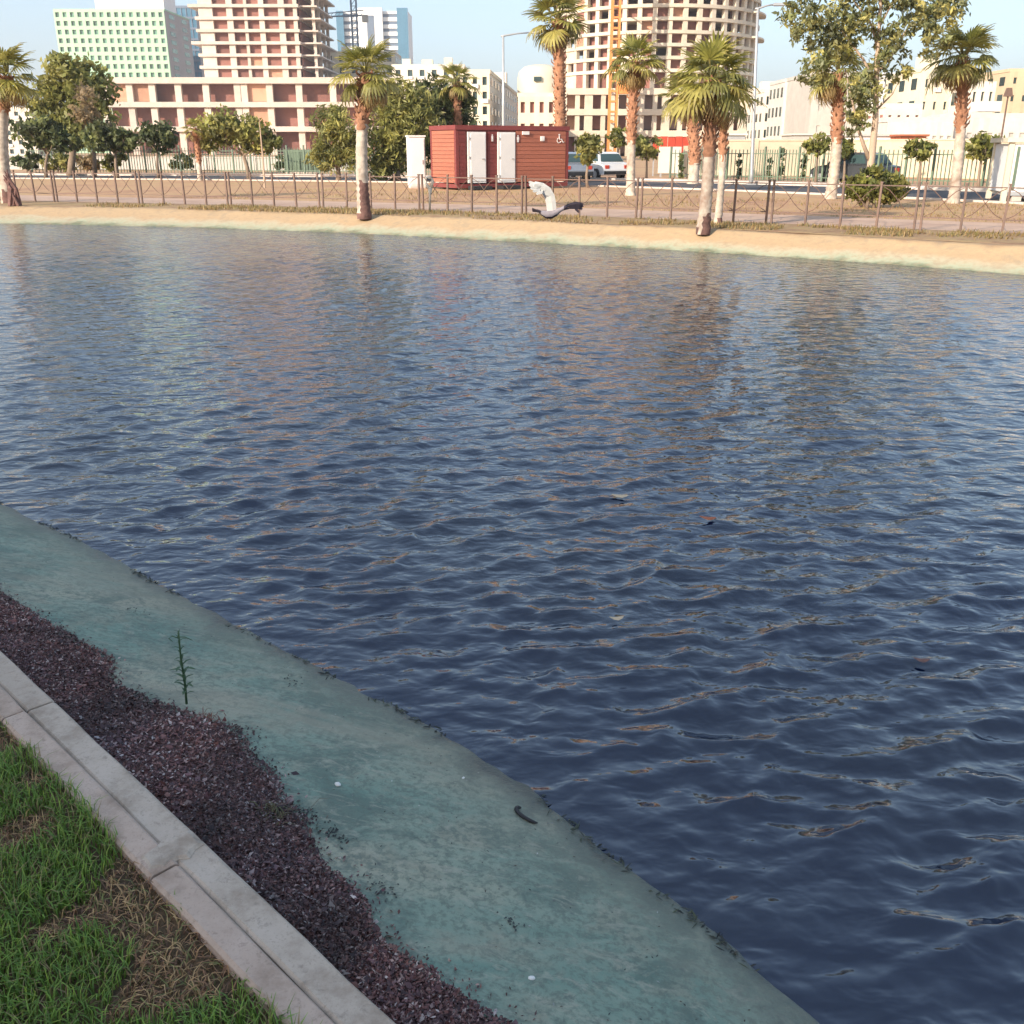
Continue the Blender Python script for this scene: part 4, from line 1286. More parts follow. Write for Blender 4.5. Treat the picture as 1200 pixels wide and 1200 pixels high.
# ------------------------------------------------------------------ cars
def build_car():
    r = thing('parked_car', 'car', 'car')
    # side profile of lower body, x forward
    lower = [(-2.05, 0.30), (-2.08, 0.55), (-2.02, 0.86), (-1.55, 0.93), (0.85, 0.92), (1.75, 0.80), (2.02, 0.66), (2.06, 0.45), (2.0, 0.28)]
    st = [(-0.80, 0.0, 0.96), (-0.86, 0, 1.0), (0.86, 0, 1.0), (0.80, 0, 0.96)]
    V = []; n = len(lower)
    for y, _, s in st:
        for x, z in lower: V.append((x * s, y, 0.28 + (z - 0.28) * (0.985 if s < 1 else 1)))
    Fs = [(j * n + i, j * n + i + 1, (j + 1) * n + i + 1, (j + 1) * n + i) for j in range(3) for i in range(n - 1)]
    Fs += [tuple(range(n)), tuple(3 * n + i for i in range(n))[::-1], (0, n, 2 * n, 3 * n)[::-1], (n - 1, 2 * n - 1, 3 * n - 1, 4 * n - 1)]
    body = link('body', mesh('body', V, Fs, M['car_white'], smooth=False), r)
    roof = [(-1.60, 0.925), (-1.25, 1.40), (-0.9, 1.47), (0.1, 1.47), (0.45, 1.40), (1.05, 0.915)]
    V = []; m_ = len(roof)
    for y in (-1, 1):
        for x, z in roof: V.append((x, y * (0.80 - 0.17 * (z - 0.92) / 0.55), z))
    Fs = [(i, i + 1, m_ + i + 1, m_ + i) for i in range(m_ - 1)] + [tuple(range(m_)), tuple(m_ + i for i in range(m_))[::-1]]
    link('cabin', mesh('cabin', V, Fs, M['car_white']), r)
    for y in (-1, 1):
        def q(x, z, o=0.012): return (x, y * (0.80 - 0.17 * (z - 0.92) / 0.55 + o), z)
        for pts in ([q(-1.42, 0.98), q(-0.35, 0.98), q(-0.35, 1.38), q(-1.16, 1.36)], [q(-0.27, 0.98), q(0.86, 0.98), q(0.42, 1.34), q(-0.27, 1.38)]):
            link('window', mesh('window', pts, [(0, 1, 2, 3)], M['pane']), r)
    for a, b in (((0.52, 1.36), (1.02, 0.96)), ((-1.30, 1.36), (-1.58, 0.97))):
        o = 0.02 if a[0] > 0 else -0.02
        pts = [(a[0] + o, -0.60, a[1] + 0.01), (a[0] + o, 0.60, a[1] + 0.01), (b[0] + o, 0.73, b[1] + 0.01), (b[0] + o, -0.73, b[1] + 0.01)]
        link('windscreen', mesh('windscreen', pts, [(0, 1, 2, 3)], M['pane']), r)
    for x in (-1.28, 1.30):
        for y in (-0.80, 0.80):
            w = MB().tube([(0, -0.1, 0), (0, 0.1, 0)], 0.31, 18).build('wheel', M['black'], r, loc=(x, y, 0.31))
            MB().tube([(0, -0.115, 0), (0, 0.115, 0)], 0.19, 12).build('rim', M['steel'], w)
    for y in (-0.62, 0.62):
        bx('headlight', (0.06, 0.34, 0.14), (2.02, y, 0.63), M['lamp_glass'], r)
        bx('tail_light', (0.06, 0.26, 0.18), (-2.05, y, 0.70), M['red'], r)
        bx('mirror', (0.10, 0.16, 0.11), (0.72, y * 1.42, 1.0), M['black'], r)
    bx('bumper', (0.10, 1.6, 0.18), (2.03, 0, 0.40), M['black'], r)
    bx('bumper', (0.10, 1.6, 0.18), (-2.06, 0, 0.40), M['black'], r)
    bx('number_plate', (0.02, 0.5, 0.11), (2.09, 0, 0.42), M['white'], r)
    return r

def copy_tree(o, parent=None, paint=None):
    c = o.copy(); COL.objects.link(c); c.parent = parent
    if c.data is not None and paint is not None and c.name.split('.')[0] in ('body', 'cabin'):
        c.material_slots[0].link = 'OBJECT'
        c.material_slots[0].material = paint
    for ch in o.children:
        copy_tree(ch, c, paint)
    return c

car0 = build_car()
car_spots = [((4.75, 58.6), R(118), None, 'white parked car beside the young tree right of the cabin'),
             ((2.75, 56.4), R(112), M['car_silver'], 'silver car partly hidden behind the right end of the cabin'),
             ((16.6, 50.4), R(118), M['car_dark'], 'dark car behind the shrub and the slender tree')]
for i, ((x, y), a, paint, lab) in enumerate(car_spots):
    c = car0 if i == 0 else copy_tree(car0, None, paint)
    c.location = (x, y, 0.005); c.rotation_euler = (0, 0, a)
    tag(c, lab, 'car', 'cars parked along the road')

# ------------------------------------------------------------------ lamp posts
def lamp(label, px, py_top, Y, px_arm, py_arm):
    base = Vector((ray(px, 215, Y).x, Y, 0))
    top = ray(px, py_top, Y) - base; arm = ray(px_arm, py_arm, Y) - base
    top.x *= 0.5
    r = thing('street_lamp', label, 'street lamp', base, 0, 'street lamps along the road')
    MB().tube([(0, 0, 0), (0, 0, 0.5), (top.x * 0.5, 0, top.z * 0.5), top], [0.12, 0.09, 0.075, 0.055], 10).build('pole', M['steel'], r, smooth=True)
    bx('base_plate', (0.4, 0.4, 0.05), (0, 0, 0.03), M['steel'], r)
    MB().tube([top + Vector((-0.12, 0, -0.02)), top, top.lerp(arm, 0.5) + Vector((0, 0, 0.03)), arm], [0.05, 0.05, 0.04, 0.035], 8).build('arm', M['steel'], r, smooth=True)
    MB().box((arm.x + 0.2, arm.y, arm.z), (0.6, 0.22, 0.10), taper=0.8).box((arm.x + 0.2, arm.y, arm.z - 0.06), (0.45, 0.16, 0.03)).build('lamp_head', M['steel'], r)
lamp('street lamp rising behind the middle of the cabin', 590, 42, 58, 622, 38)
lamp('street lamp right of the round tower', 880, 10, 50, 908, 5)
lp = thing('lamp_post', 'short thin post in front of the right hand white wall', 'post', (ray(1172, 170, 47).x, 47, 0))
MB().tube([(0, 0, 0), (0, 0, ray(1172, 108, 47).z)], [0.05, 0.035], 7).build('pole', M['iron'], lp)
MB().box((0, 0, ray(1172, 108, 47).z), (0.3, 0.3, 0.35), taper=0.6).build('lamp_head', M['iron'], lp)
lp = thing('sapling', 'thin pale staked sapling in front of the spreading tree', 'sapling', (ray(310, 215, 46).x, 46, 0))
MB().tube([(0, 0, 0), (0.02, 0, 1.5), (0.0, 0, 2.9)], [0.05, 0.04, 0.015], 7).build('trunk', M['bark_pale'], lp)
leaf_cloud([((0.1, 0, 2.7), (0.35, 0.3, 0.3), 60)], 0.07, LIME, lp, 'crown')

# ------------------------------------------------------------------ green fence, walls and site hoardings behind the road
def road_i(x): return min(range(len(ROAD)), key=lambda i: abs(ROAD[i].x - x))
def green_fence(label, x0, x1, off, h=1.5):
    i0, i1 = road_i(x0), road_i(x1)
    r = thing('green_fence', label, 'fence')
    pts = ROAD[i0:i1]; ns = normals(pts)
    q = [p + n * off for p, n in zip(pts, ns)]
    pm = MB().box((0, 0, h / 2 + 0.1), (0.035, 0.035, h)); pmesh = mesh('picket', pm.v, pm.f, M['green_paint'])
    count = 0
    for a, b in zip(q, q[1:]):
        ang = math.atan2(b.y - a.y, b.x - a.x); L = (b - a).length
        link('post', pmesh, r, (a.x, a.y, 0.02), (0, 0, ang), (2.6, 2.6, 1.08))
        for z in (0.3, h - 0.1):
            bx('rail', (round(L, 1), 0.03, 0.045), ((a.x + b.x) / 2, (a.y + b.y) / 2, z), M['green_paint'], r, ang)
        for k in range(1, 6):
            if count < 290:
                p = a.lerp(b, k / 6); link('picket', pmesh, r, (p.x, p.y, 0), (0, 0, ang)); count += 1
green_fence('green picket fence behind the road on the left', -34, -3, 9.9, 1.6)
green_fence('green picket fence behind the road in front of the beige wall', 3, 20, 9.9, 1.5)

def wall_line(label, pts, h, t, m, seg=3.0, name='boundary_wall'):
    r = thing(name, label, 'wall')
    for a, b in zip(pts, pts[1:]):
        a = Vector((a[0], a[1], 0)); b = Vector((b[0], b[1], 0))
        L = (b - a).length; n = max(1, int(L / seg)); ang = math.atan2(b.y - a.y, b.x - a.x)
        for k in range(n):
            c = a.lerp(b, (k + 0.5) / n)
            bx('panel', (round(L / n - 0.05, 2), t, h), (c.x, c.y, h / 2), m, r, ang)
            e = a.lerp(b, k / n)
            bx('pier', (0.3, t + 0.12, h + 0.12), (e.x, e.y, (h + 0.12) / 2), m, r, ang)
            bx('coping', (round(L / n - 0.32, 2), t + 0.1, 0.08), (c.x, c.y, h + 0.041), m, r, ang)
wall_line('long beige panelled wall behind the right part of the road', [(12.3, 68), (22.5, 66), (27, 60), (34, 52), (42, 40)], 2.1, 0.18, M['beige'])
wall_line('low beige wall behind the trees on the left', [(-75, 92), (-45, 88), (-12, 80)], 0.95, 0.2, M['grey_wall'], 4.0)

p = ray(784, 200, 63); r = thing('site_board', 'pale upright site board below the red barriers', 'board', (p.x, 63, 0))
bx('board', (1.35, 0.08, 1.5), (0, 0, 1.0), M['offwhite'], r); 
for x in (-0.5, 0.5): bx('leg', (0.1, 0.08, 0.25), (x, 0, 0.125), M['steel'], r)
p = ray(811, 200, 63.5); r = thing('site_board', 'second pale board behind the double palm', 'board', (p.x, 63.5, 0))
bx('board', (1.2, 0.08, 1.6), (0, 0, 1.0), M['beige'], r)
for x in (-0.4, 0.4): bx('leg', (0.1, 0.08, 0.25), (x, 0, 0.125), M['steel'], r)
p = ray(791, 170, 66); r = thing('red_hoarding', 'bright red hoarding beside the round tower base', 'hoarding', (p.x, 66, 0))
zz0, zz1 = ray(0, 178, 66).z, ray(0, 161, 66).z
for k in range(6):
    bx('panel', (0.44, 0.06, zz1 - zz0 + (0.12 if k % 2 else 0)), ((k - 2.5) * 0.47, 0, (zz0 + zz1) / 2), M['red'], r)
for k in (-1.3, 1.3): bx('post', (0.08, 0.08, zz1), (k, 0.08, zz1 / 2), M['steel'], r)

# dark green site cabinet and white shed, rusty box
p = ray(354, 190, 69); r = thing('green_cabinet', 'dark green metal cabinet behind the left part of the road', 'cabinet', (p.x, 69, 0))
bx('body', (2.1, 0.8, 1.35), (0, 0, 0.85), M['green_paint'], r); bx('plinth', (2.2, 0.9, 0.2), (0, 0, 0.1), M['concrete'], r)
for x in (-0.52, 0.52): bx('door', (0.98, 0.04, 1.2), (x, -0.42, 0.85), M['green_paint'], r)
bx('roof', (2.25, 0.95, 0.06), (0, 0, 1.555), M['green_paint'], r)
def shed(name, label, px0, px1, y_top, Y, depth, m, roof_m, doors=2):
    a, b_ = ray(px0, 180, Y).x, ray(px1, 180, Y).x; h = ray((px0 + px1) / 2, y_top, Y).z
    r = thing(name, label, 'shed', ((a + b_) / 2, Y, 0)); W = b_ - a
    bx('wall', (W, depth, h - 0.1), (0, depth / 2, (h - 0.1) / 2), m, r)
    bx('roof', (W + 0.3, depth + 0.3, 0.12), (0, depth / 2, h - 0.03), roof_m, r)
    for k in range(doors):
        x = (k + 0.5) / doors * W - W / 2
        d = bx('door', (W / doors * 0.6, 0.05, h * 0.75), (x, -0.03, h * 0.375), m, r)
        bx('handle', (0.04, 0.05, 0.16), (W / doors * 0.22, -0.04, 0), M['steel'], d)
shed('white_shed', 'white shed with dark roof edge behind the slender tree', 1000, 1052, 158, 72, 3, M['white'], M['grey_wall'])
shed('rusty_box', 'rusty red container box behind the young lime tree', 1054, 1083, 158, 70, 2.4, M['rust'], M['rust'], 1)
shed('grey_shed', 'flat grey shed behind the beige wall', 929, 974, 157, 84, 4, M['grey_wall'], M['offwhite'], 1)
shed('grey_container', 'pale grey container under the double palm', 844, 872, 157, 78, 3, M['steel'], M['offwhite'], 1)

# ------------------------------------------------------------------ far buildings
def facade_block(name, label, px0, px1, y_top, Y, depth, m, floors, bays, pane=None, win=(0.5, 0.55), pier_out=0.25, side_m=None, roof_items=0, side_bays=4, y_base=172, cat='building', spandrel_m=None, first=0):
    """plain block whose front is a grid of piers and spandrels with panes set back"""
    x0, x1 = ray(px0, 150, Y).x, ray(px1, 150, Y).x
    h = ray((px0 + px1) / 2, y_top, Y).z
    W = x1 - x0
    r = thing(name, label, cat, (x0, Y, 0))
    bx('wall', (W, depth, h), (W / 2, depth / 2 + pier_out, h / 2), side_m or m, r)
    fh = h / floors; bw = W / bays
    sp = spandrel_m or m
    ph = fh * (1 - win[1])
    for f in range(floors + 1):
        z = f * fh
        hh = ph if 0 < f < floors else ph / 2
        zc = z if 0 < f < floors else (z + hh / 2 if f == 0 else z - hh / 2)
        bx('spandrel', (W - 0.01, pier_out, hh), (W / 2, pier_out / 2, zc), sp, r)
    pw = bw * (1 - win[0])
    for k in range(bays + 1):
        x = k * bw
        ww = pw if 0 < k < bays else pw / 2
        xc = x if 0 < k < bays else (ww / 2 if k == 0 else W - ww / 2)
        bx('pier', (ww, pier_out, h - 0.02), (xc, pier_out / 2 - 0.012, h / 2), m, r)
    for f in range(first, floors):
        for k in range(bays):
            bx('window', (bw - pw + 0.01, 0.06, fh - ph), ((k + 0.5) * bw, pier_out - 0.035, (f + 0.5) * fh), pane or M['pane'], r)
    if name in ('flats', 'house', 'cream_house', 'apartment_block'):
        for f in range(first, floors):
            for k in range(bays):
                if random.random() < 0.25:
                    bx('air_conditioner', (0.8, 0.35, 0.55), ((k + 0.5) * bw + 0.1, -0.15, f * fh + ph * 0.32), M['white'], r)
    # windows on the flank towards the viewer
    if side_bays:
        left = x0 > 0
        sx = -0.03 if left else W + 0.03
        for f in range(first, floors):
            for k in range(side_bays):
                y = pier_out + (k + 0.5) * depth / side_bays
                bx('window', (0.08, depth / side_bays * 0.4, fh * 0.5), (sx, y, (f + 0.5) * fh), pane or M['pane'], r)
    bx('parapet', (W + 0.2, depth + 0.2, 0.5), (W / 2, depth / 2 + pier_out, h + 0.26), m, r)
    for k in range(roof_items):
        bx('roof_box', (random.uniform(1.5, 3), 2.5, random.uniform(1, 2.2)), (W * (k + 0.6) / (roof_items + 0.4), depth * 0.4, h + 1.3), side_m or m, r)
    return r

facade_block('hotel', 'cream and green hotel slab with rows of small windows', 82, 207, 12, 400, 30, M['hotel'], 17, 15, M['pane_green'], (0.52, 0.55), 0.6, M['hotel_side'], 2, side_bays=2)
hx = bpy.data.objects['hotel']
Wh = ray(207, 150, 400).x - ray(82, 150, 400).x; hh = ray(145, 12, 400).z
bx('roof_block', (Wh * 0.62, 14, 9), (Wh * 0.68, 9, hh + 4.5), M['white'], hx)
facade_block('glass_office', 'narrow blue glass office between hotel and left tower', 221, 243, 8, 450, 25, M['blue_grey'], 14, 4, M['blue_glass'], (0.85, 0.8), 0.3, M['hotel_side'], 0, side_bays=0)
r = facade_block('office_tower', 'distant white and blue office tower left of centre', 402, 482, 14, 640, 26, M['white'], 20, 1, M['blue_grey'], (0.98, 0.45), 0.5, M['white'], 0, side_bays=0)
W = ray(482, 150, 640).x - ray(402, 150, 640).x; hh = ray(440, 10, 640).z
bx('lift_core', (W * 0.34, 3, hh), (W * 0.48, -1.6, hh / 2), M['white'], r)
bx('core_glazing', (W * 0.10, 0.3, hh - 4), (W * 0.48, -3.2, (hh - 4) / 2), M['blue_grey'], r)
bx('glass_corner', (W * 0.15, 4, hh), (W * 0.93, -1.0, hh / 2), M['blue_glass'], r)
bx('glass_corner', (W * 0.10, 4, hh * 0.98), (W * 0.05, -1.0, hh * 0.49), M['blue_glass'], r)
facade_block('flats', 'cream flats peeking out right of the left tower', 384, 466, 62, 330, 18, M['cream'], 9, 6, M['pane'], (0.4, 0.5), 0.4, M['offwhite'], 2)
facade_block('flats', 'pale flats above the dense drooping tree', 462, 545, 78, 250, 14, M['offwhite'], 7, 6, M['pane'], (0.4, 0.5), 0.4, M['cream'], 3)
r = facade_block('apartment_block', 'pinkish apartment block with long shaded flank behind the lamp', 540, 574, 86, 150, 85, M['cream'], 6, 3, M['pane'], (0.45, 0.55), 0.4, M['offwhite'], 2, side_bays=14)
c0 = ray(574, 150, 150); c1 = ray(613, 150, 235); th = -math.atan2(c1.x - c0.x, 85); W = c0.x - r.location.x
r.rotation_euler = (0, 0, th); r.location = (c0.x - W * math.cos(th), 150 - W * math.sin(th), 0)
facade_block('house', 'cream house with red brown openings left of the round tower', 607, 662, 113, 150, 12, M['cream'], 3, 5, M['brick'], (0.45, 0.5), 0.5, M['cream'], 0, side_bays=3)
r = thing('domed_tank', 'rounded cream water tank on the roofs left of the round tower', 'tank', (ray(634, 100, 162).x, 163, 0))
rr = 162 * 27 / F * 0.94; zt = ray(634, 75, 162).z
pr = [(rr, 0), (rr, zt - rr * 0.55), (rr * 0.93, zt - rr * 0.28), (rr * 0.72, zt - rr * 0.1), (rr * 0.4, zt - 0.02 * rr), (0.05, zt)]
n = 28
V = [(q * math.cos(2 * math.pi * k / n), q * math.sin(2 * math.pi * k / n), z) for q, z in pr for k in range(n)]
link('shell', mesh('shell', V, [(i * n + k, i * n + (k + 1) % n, (i + 1) * n + (k + 1) % n, (i + 1) * n + k) for i in range(len(pr) - 1) for k in range(n)], M['cream'], smooth=True), r)
bx('hatch', (1.1, 0.6, 0.6), (-0.6, -rr - 0.05, zt - rr * 0.62), M['pane'], r)

# left tower: bare concrete frame on a wide podium
def build_left_tower():
    Y = 290
    def X(px): return ray(px, 90, Y).x
    xl, xr = X(238), X(353); ox = X(130)
    r = thing('unfinished_tower', 'unfinished concrete tower with brick infill on a wide podium', 'building', (0, Y, 0))
    D = 28
    z_pod = ray(0, 93, Y).z
    fh = (ray(0, 36, Y).z - ray(0, 93, Y).z) / 4
    # tower floors
    cols_px = [(237, 256), (312, 325), (347, 351.5), (391, 394.5), (409, 414), (466, 472)]
    edges = [238, 256, 274, 278, 292.5, 295.5, 308.5, 314, 331, 338.5, 348, 353]
    nfl = 13
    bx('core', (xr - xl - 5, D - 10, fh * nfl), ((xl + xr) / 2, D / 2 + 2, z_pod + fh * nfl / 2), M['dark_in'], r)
    for f in range(nfl + 1):
        ext = 0.0 if f % 3 else 1.6
        bx('floor_slab', (xr - xl + 1.0 + ext, D + 0.8, 0.75), ((xl + xr) / 2 - ext / 2, D / 2 - 0.2, z_pod + f * fh), M['concrete'], r)
        if f < nfl:
            # balcony slab running round the shaded flank
            bx('balcony_slab', (4.6 + 0.8 * (f % 2), D * 0.9, 0.35), (xr + 2.8 + 0.4 * (f % 2), D * 0.5, z_pod + f * fh + 0.1), M['concrete'], r)
    px_pairs = [(240, 256), (272, 279), (292, 295.5), (309, 315), (331.5, 338.5), (348.5, 353)]
    for a, b in px_pairs:
        bx('column', (X(b) - X(a), 0.9, fh * nfl), ((X(a) + X(b)) / 2, 0.45, z_pod + fh * nfl / 2), M['concrete'], r)
    for k in range(4):
        bx('column', (0.8, 0.8, fh * nfl), (xr + 3.8, 3 + k * D / 4, z_pod + fh * nfl / 2), M['concrete'], r)
    for f in range(nfl):
        for (a, b) in zip(px_pairs, px_pairs[1:]):
            x0, x1 = X(a[1]), X(b[0])
            lo = f in (0, 1)
            bx('brick_infill', (x1 - x0, 0.25, (fh - 0.75) * 0.99), ((x0 + x1) / 2, 1.2 if not lo else 0.9, z_pod + (f + 0.5) * fh), random.choice((M['brick'], M['brick'], M['brick_light'])) if lo else M['brick'], r)
        bx('brick_infill', (0.25, D - 2, fh * 0.7), (xr + 0.4, D / 2, z_pod + (f + 0.45) * fh), M['brick'], r)
    # podium
    pl, pr_ = X(128), X(470)
    zs = [0.0, ray(0, 150, Y).z, ray(0, 122, Y).z, z_pod - 0.3]
    for i, z in enumerate(zs[1:]):
        bx('podium_slab', (pr_ - pl + 1, 36, 1.5 if i == 2 else 1.3), ((pl + pr_) / 2, 36 / 2 - 7.6, z - 0.4), M['concrete'], r)
    cx = [131, 160, 186, 216, 248, 284, 292, 321, 355, 394, 432, 468]
    for p in cx:
        bx('podium_column', (1.7, 1.2, z_pod), (X(p), -6.2, z_pod / 2), M['concrete'], r)
    for i in range(3):
        for k, (a, b) in enumerate(zip(cx, cx[1:])):
            z0, z1 = zs[i], zs[i + 1]
            lt = (a, i) in ((292, 1), (292, 2), (131, 2), (292, 0), (160, 2))
            bx('brick_infill', (X(b) - X(a) - 0.4, 0.3, z1 - z0 - 1.2), ((X(a) + X(b)) / 2, -5.6 if lt else -3.2, (z0 + z1) / 2 - 0.2), M['brick_light'] if lt else M['brick'], r)
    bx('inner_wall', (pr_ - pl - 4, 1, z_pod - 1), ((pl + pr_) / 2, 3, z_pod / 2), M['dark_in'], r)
build_left_tower()

# right tower: round unfinished concrete frame
def build_round_tower():
    Y = 236
    c = ray(767, 60, Y + 25); RR = ray(885, 30, Y + 25).x - c.x + 0.5
    r = thing('round_tower', 'round unfinished concrete tower with open floors and podium', 'building', (c.x, Y + 25, 0))
    z0 = ray(772, 106, Y).z
    fh = (ray(772, 21, Y).z - ray(772, 82, Y).z) / 4
    first = ray(772, 82, Y).z
    levels = [z0, first] + [first + fh * k for k in range(1, 12)]
    a0, a1 = R(182), R(358)
    def arc(ri, ro, z, h, n=48, s=a0, e=a1):
        V = []
        for i in range(n + 1):
            a = s + (e - s) * i / n
            for rr_, zz in ((ri, z), (ro, z), (ro, z + h), (ri, z + h)):
                V.append((rr_ * math.cos(a), rr_ * math.sin(a), zz))
        Fs = [(i * 4 + j, (i + 1) * 4 + j, (i + 1) * 4 + (j + 1) % 4, i * 4 + (j + 1) % 4) for i in range(n) for j in range(4)] + [(0, 1, 2, 3), (n * 4 + 3, n * 4 + 2, n * 4 + 1, n * 4)]
        return V, Fs
    for i, z in enumerate(levels):
        ext = 1.4 if i % 2 and i > 2 else 0.5
        V, Fs = arc(0.6, RR, z - 0.35, 0.7)
        link('floor_slab', mesh('floor_slab', V, Fs, M['concrete_t2']), r)
        if i > 2 and i % 2 == 0:
            V, Fs = arc(RR + 0.01, RR + 1.3, z - 0.3, 0.35, 10, R(325), R(356))
            link('balcony_slab', mesh('balcony_slab', V, Fs, M['concrete_t2']), r)
    ncol = 22
    top = levels[-1]
    cm = MB().box((0, 0, (top - z0) / 2), (1.0, 0.9, top - z0)); cmesh = mesh('column', cm.v, cm.f, M['concrete_t2'])
    step = (a1 - a0) / ncol
    for k in range(ncol + 1):
        a = a0 + k * step
        link('column', cmesh, r, ((RR - 0.75) * math.cos(a), (RR - 0.75) * math.sin(a), z0), (0, 0, a + math.pi / 2))
    for i in range(len(levels) - 1):
        h = levels[i + 1] - levels[i] - 0.7
        bw = 2 * (RR - 1.8) * math.sin(step / 2)
        for k in range(ncol):
            a = a0 + (k + 0.5) * step
            if i > 1 and random.random() < 0.26: continue
            solid = (k <= 4 and random.random() < 0.75)
            mm = M['concrete_t2'] if solid and k % 2 else (M['brick'] if random.random() < 0.85 else M['brick_light'])
            rad = RR - (0.5 if solid else 2.1)
            bx('infill', (bw, 0.25, h), (rad * math.cos(a), rad * math.sin(a), levels[i] + 0.35 + h / 2), mm, r, a + math.pi / 2)
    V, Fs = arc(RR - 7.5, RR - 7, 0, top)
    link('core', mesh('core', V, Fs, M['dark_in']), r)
    # podium, with its own slabs and piers
    def X(px): return ray(px, 130, Y).x - c.x
    zs = [0.0, ray(0, 155, Y).z, ray(0, 130, Y).z, z0]
    for i, (z, pl, pr_) in enumerate(((zs[1], 655, 905), (zs[2], 655, 908), (zs[3], 655, 915))):
        bx('podium_slab', (X(pr_) - X(pl), 24, 1.3), ((X(pl) + X(pr_)) / 2, -25 + 12 - 2.2, z - 0.3), M['concrete_t2'], r)
    px = 657; k = 0
    while px < 905:
        wpx = 9 if k % 2 == 0 else 5
        bx('podium_column', (wpx * 0.2, 1.0, z0), (X(px + 2), -26.4, z0 / 2), M['concrete_t2'], r)
        nx = px + (17 if k % 2 == 0 else 13)
        for i in range(3):
            mm = random.choice((M['brick'], M['dark_in'], M['dark_in'], M['brick_light']))
            bx('infill', (X(nx) - X(px) - 0.3, 0.25, zs[i + 1] - zs[i] - 1.3), ((X(px) + X(nx)) / 2 + 0.4, -24.6, (zs[i] + zs[i + 1]) / 2), mm, r)
        px = nx; k += 1
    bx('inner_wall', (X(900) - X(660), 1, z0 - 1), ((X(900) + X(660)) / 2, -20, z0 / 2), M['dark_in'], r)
build_round_tower()

# orange site hoist in front of the round tower
Yh = 226
p = ray(719, 100, Yh); r = thing('site_hoist', 'orange site hoist mast up the front of the round tower', 'hoist', (p.x, Yh, 0))
Hh = 52
for x in (-0.75, 0.75):
    for y in (-0.75, 0.75): bx('mast_leg', (0.45, 0.45, Hh), (x, y, Hh / 2), M['orange'], r)
for k in range(26):
    bx('rung', (1.9, 1.9, 0.35), (0, 0, 1 + k * 2.0), M['orange'], r)
    if k % 3 == 0: bx('wall_tie', (0.25, 8, 0.25), (0, 4.6, 1.3 + k * 2.0), M['orange'], r)
bx('lift_cage', (2.2, 2.2, 3), (2.2, 0, 14), M['orange'], r)

# tower crane behind the left tower
Yc = 340
p = ray(419, 100, Yc); r = thing('tower_crane', 'grey tower crane jib right of the left tower', 'crane', (p.x, Yc, 0))
zj = ray(0, 18, Yc).z
for x in (-0.8, 0.8):
    for y in (-0.8, 0.8): bx('mast_leg', (0.3, 0.3, zj + 8), (x, y, (zj + 8) / 2), M['blue_grey'], r)
b = MB()
for k in range(int((zj + 8) / 2)):
    b.box((0, -0.8, k * 2.0 + 1), (1.9, 0.2, 0.2)); b.tube([(-0.8, -0.8, k * 2.0 + 1), (0.8, -0.8, k * 2.0 + 3)], 0.09, 4)
b.build('mast_lattice', M['blue_grey'], r)
b = MB()
for (y, z) in ((-0.6, 0), (0.6, 0), (0, 1.4)): b.tube([(-13, y, zj + z - (0.5 if z == 0 else 1.2)), (3, y, zj + z)], 0.16, 5)
for k in range(14): b.tube([(-13 + k * 1.15, -0.6, zj - 0.4), (-12.4 + k * 1.15, 0, zj + 0.6)], 0.08, 4)
b.build('jib', M['blue_grey'], r)
bx('counterweight', (1.8, 1.6, 2.0), (3.4, 0, zj - 0.9), M['grey_wall'], r)

# right-hand town
facade_block('house', 'small pinkish house right of the round tower', 893, 918, 108, 190, 12, M['offwhite'], 4, 3, M['pane'], (0.4, 0.5), 0.4, M['offwhite'], 1)
facade_block('house', 'white house with vertical fins beside the grey block', 916, 950, 96, 175, 10, M['dull_white'], 4, 4, M['pane'], (0.3, 0.5), 0.5, M['dull_white'], 0)
facade_block('grey_block', 'plain grey block behind the brown trunked palm', 948, 1012, 88, 160, 20, M['grey_wall'], 4, 3, M['grey_wall'], (0.2, 0.3), 0.2, M['grey_wall'], 1, side_bays=0)
facade_block('striped_office', 'office with blue glass stripes behind the slender tree', 1030, 1075, 88, 230, 20, M['white'], 5, 1, M['blue_grey'], (0.98, 0.5), 0.5, M['white'], 0, side_bays=0)
facade_block('cream_house', 'tall cream house with small windows left of the rightmost palm', 1073, 1122, 84, 150, 14, M['cream'], 4, 4, M['pane'], (0.26, 0.36), 0.35, M['cream'], 1, side_bays=3)
facade_block('cream_house', 'lower cream house with balcony right of the rightmost palm', 1122, 1160, 100, 146, 12, M['offwhite'], 3, 4, M['pane'], (0.36, 0.5), 0.4, M['offwhite'], 1, side_bays=3)
facade_block('tan_building', 'tan building at the right edge behind the town', 1174, 1240, 84, 180, 18, M['tan'], 5, 5, M['pane'], (0.3, 0.35), 0.3, M['tan'], 0)
facade_block('low_white_building', 'long low white building in front of the cream houses', 1040, 1118, 143, 118, 8, M['dull_white'], 1, 9, M['grey_wall'], (0.5, 0.35), 0.2, M['dull_white'], 0, side_bays=0)
facade_block('low_white_building', 'low white building right of the rightmost palm', 1118, 1230, 138, 122, 8, M['dull_white'], 1, 9, M['grey_wall'], (0.45, 0.35), 0.2, M['dull_white'], 1, side_bays=0)
facade_block('low_house', 'small pale house with red trim below the striped office', 1036, 1078, 126, 135, 9, M['offwhite'], 2, 4, M['brick'], (0.35, 0.45), 0.3, M['offwhite'], 0)
# filler behind the trees on the far left
facade_block('flats', 'pale flats behind the trees at the left edge', -70, 40, 128, 240, 14, M['offwhite'], 5, 9, M['pane'], (0.4, 0.5), 0.4, M['offwhite'], 0)

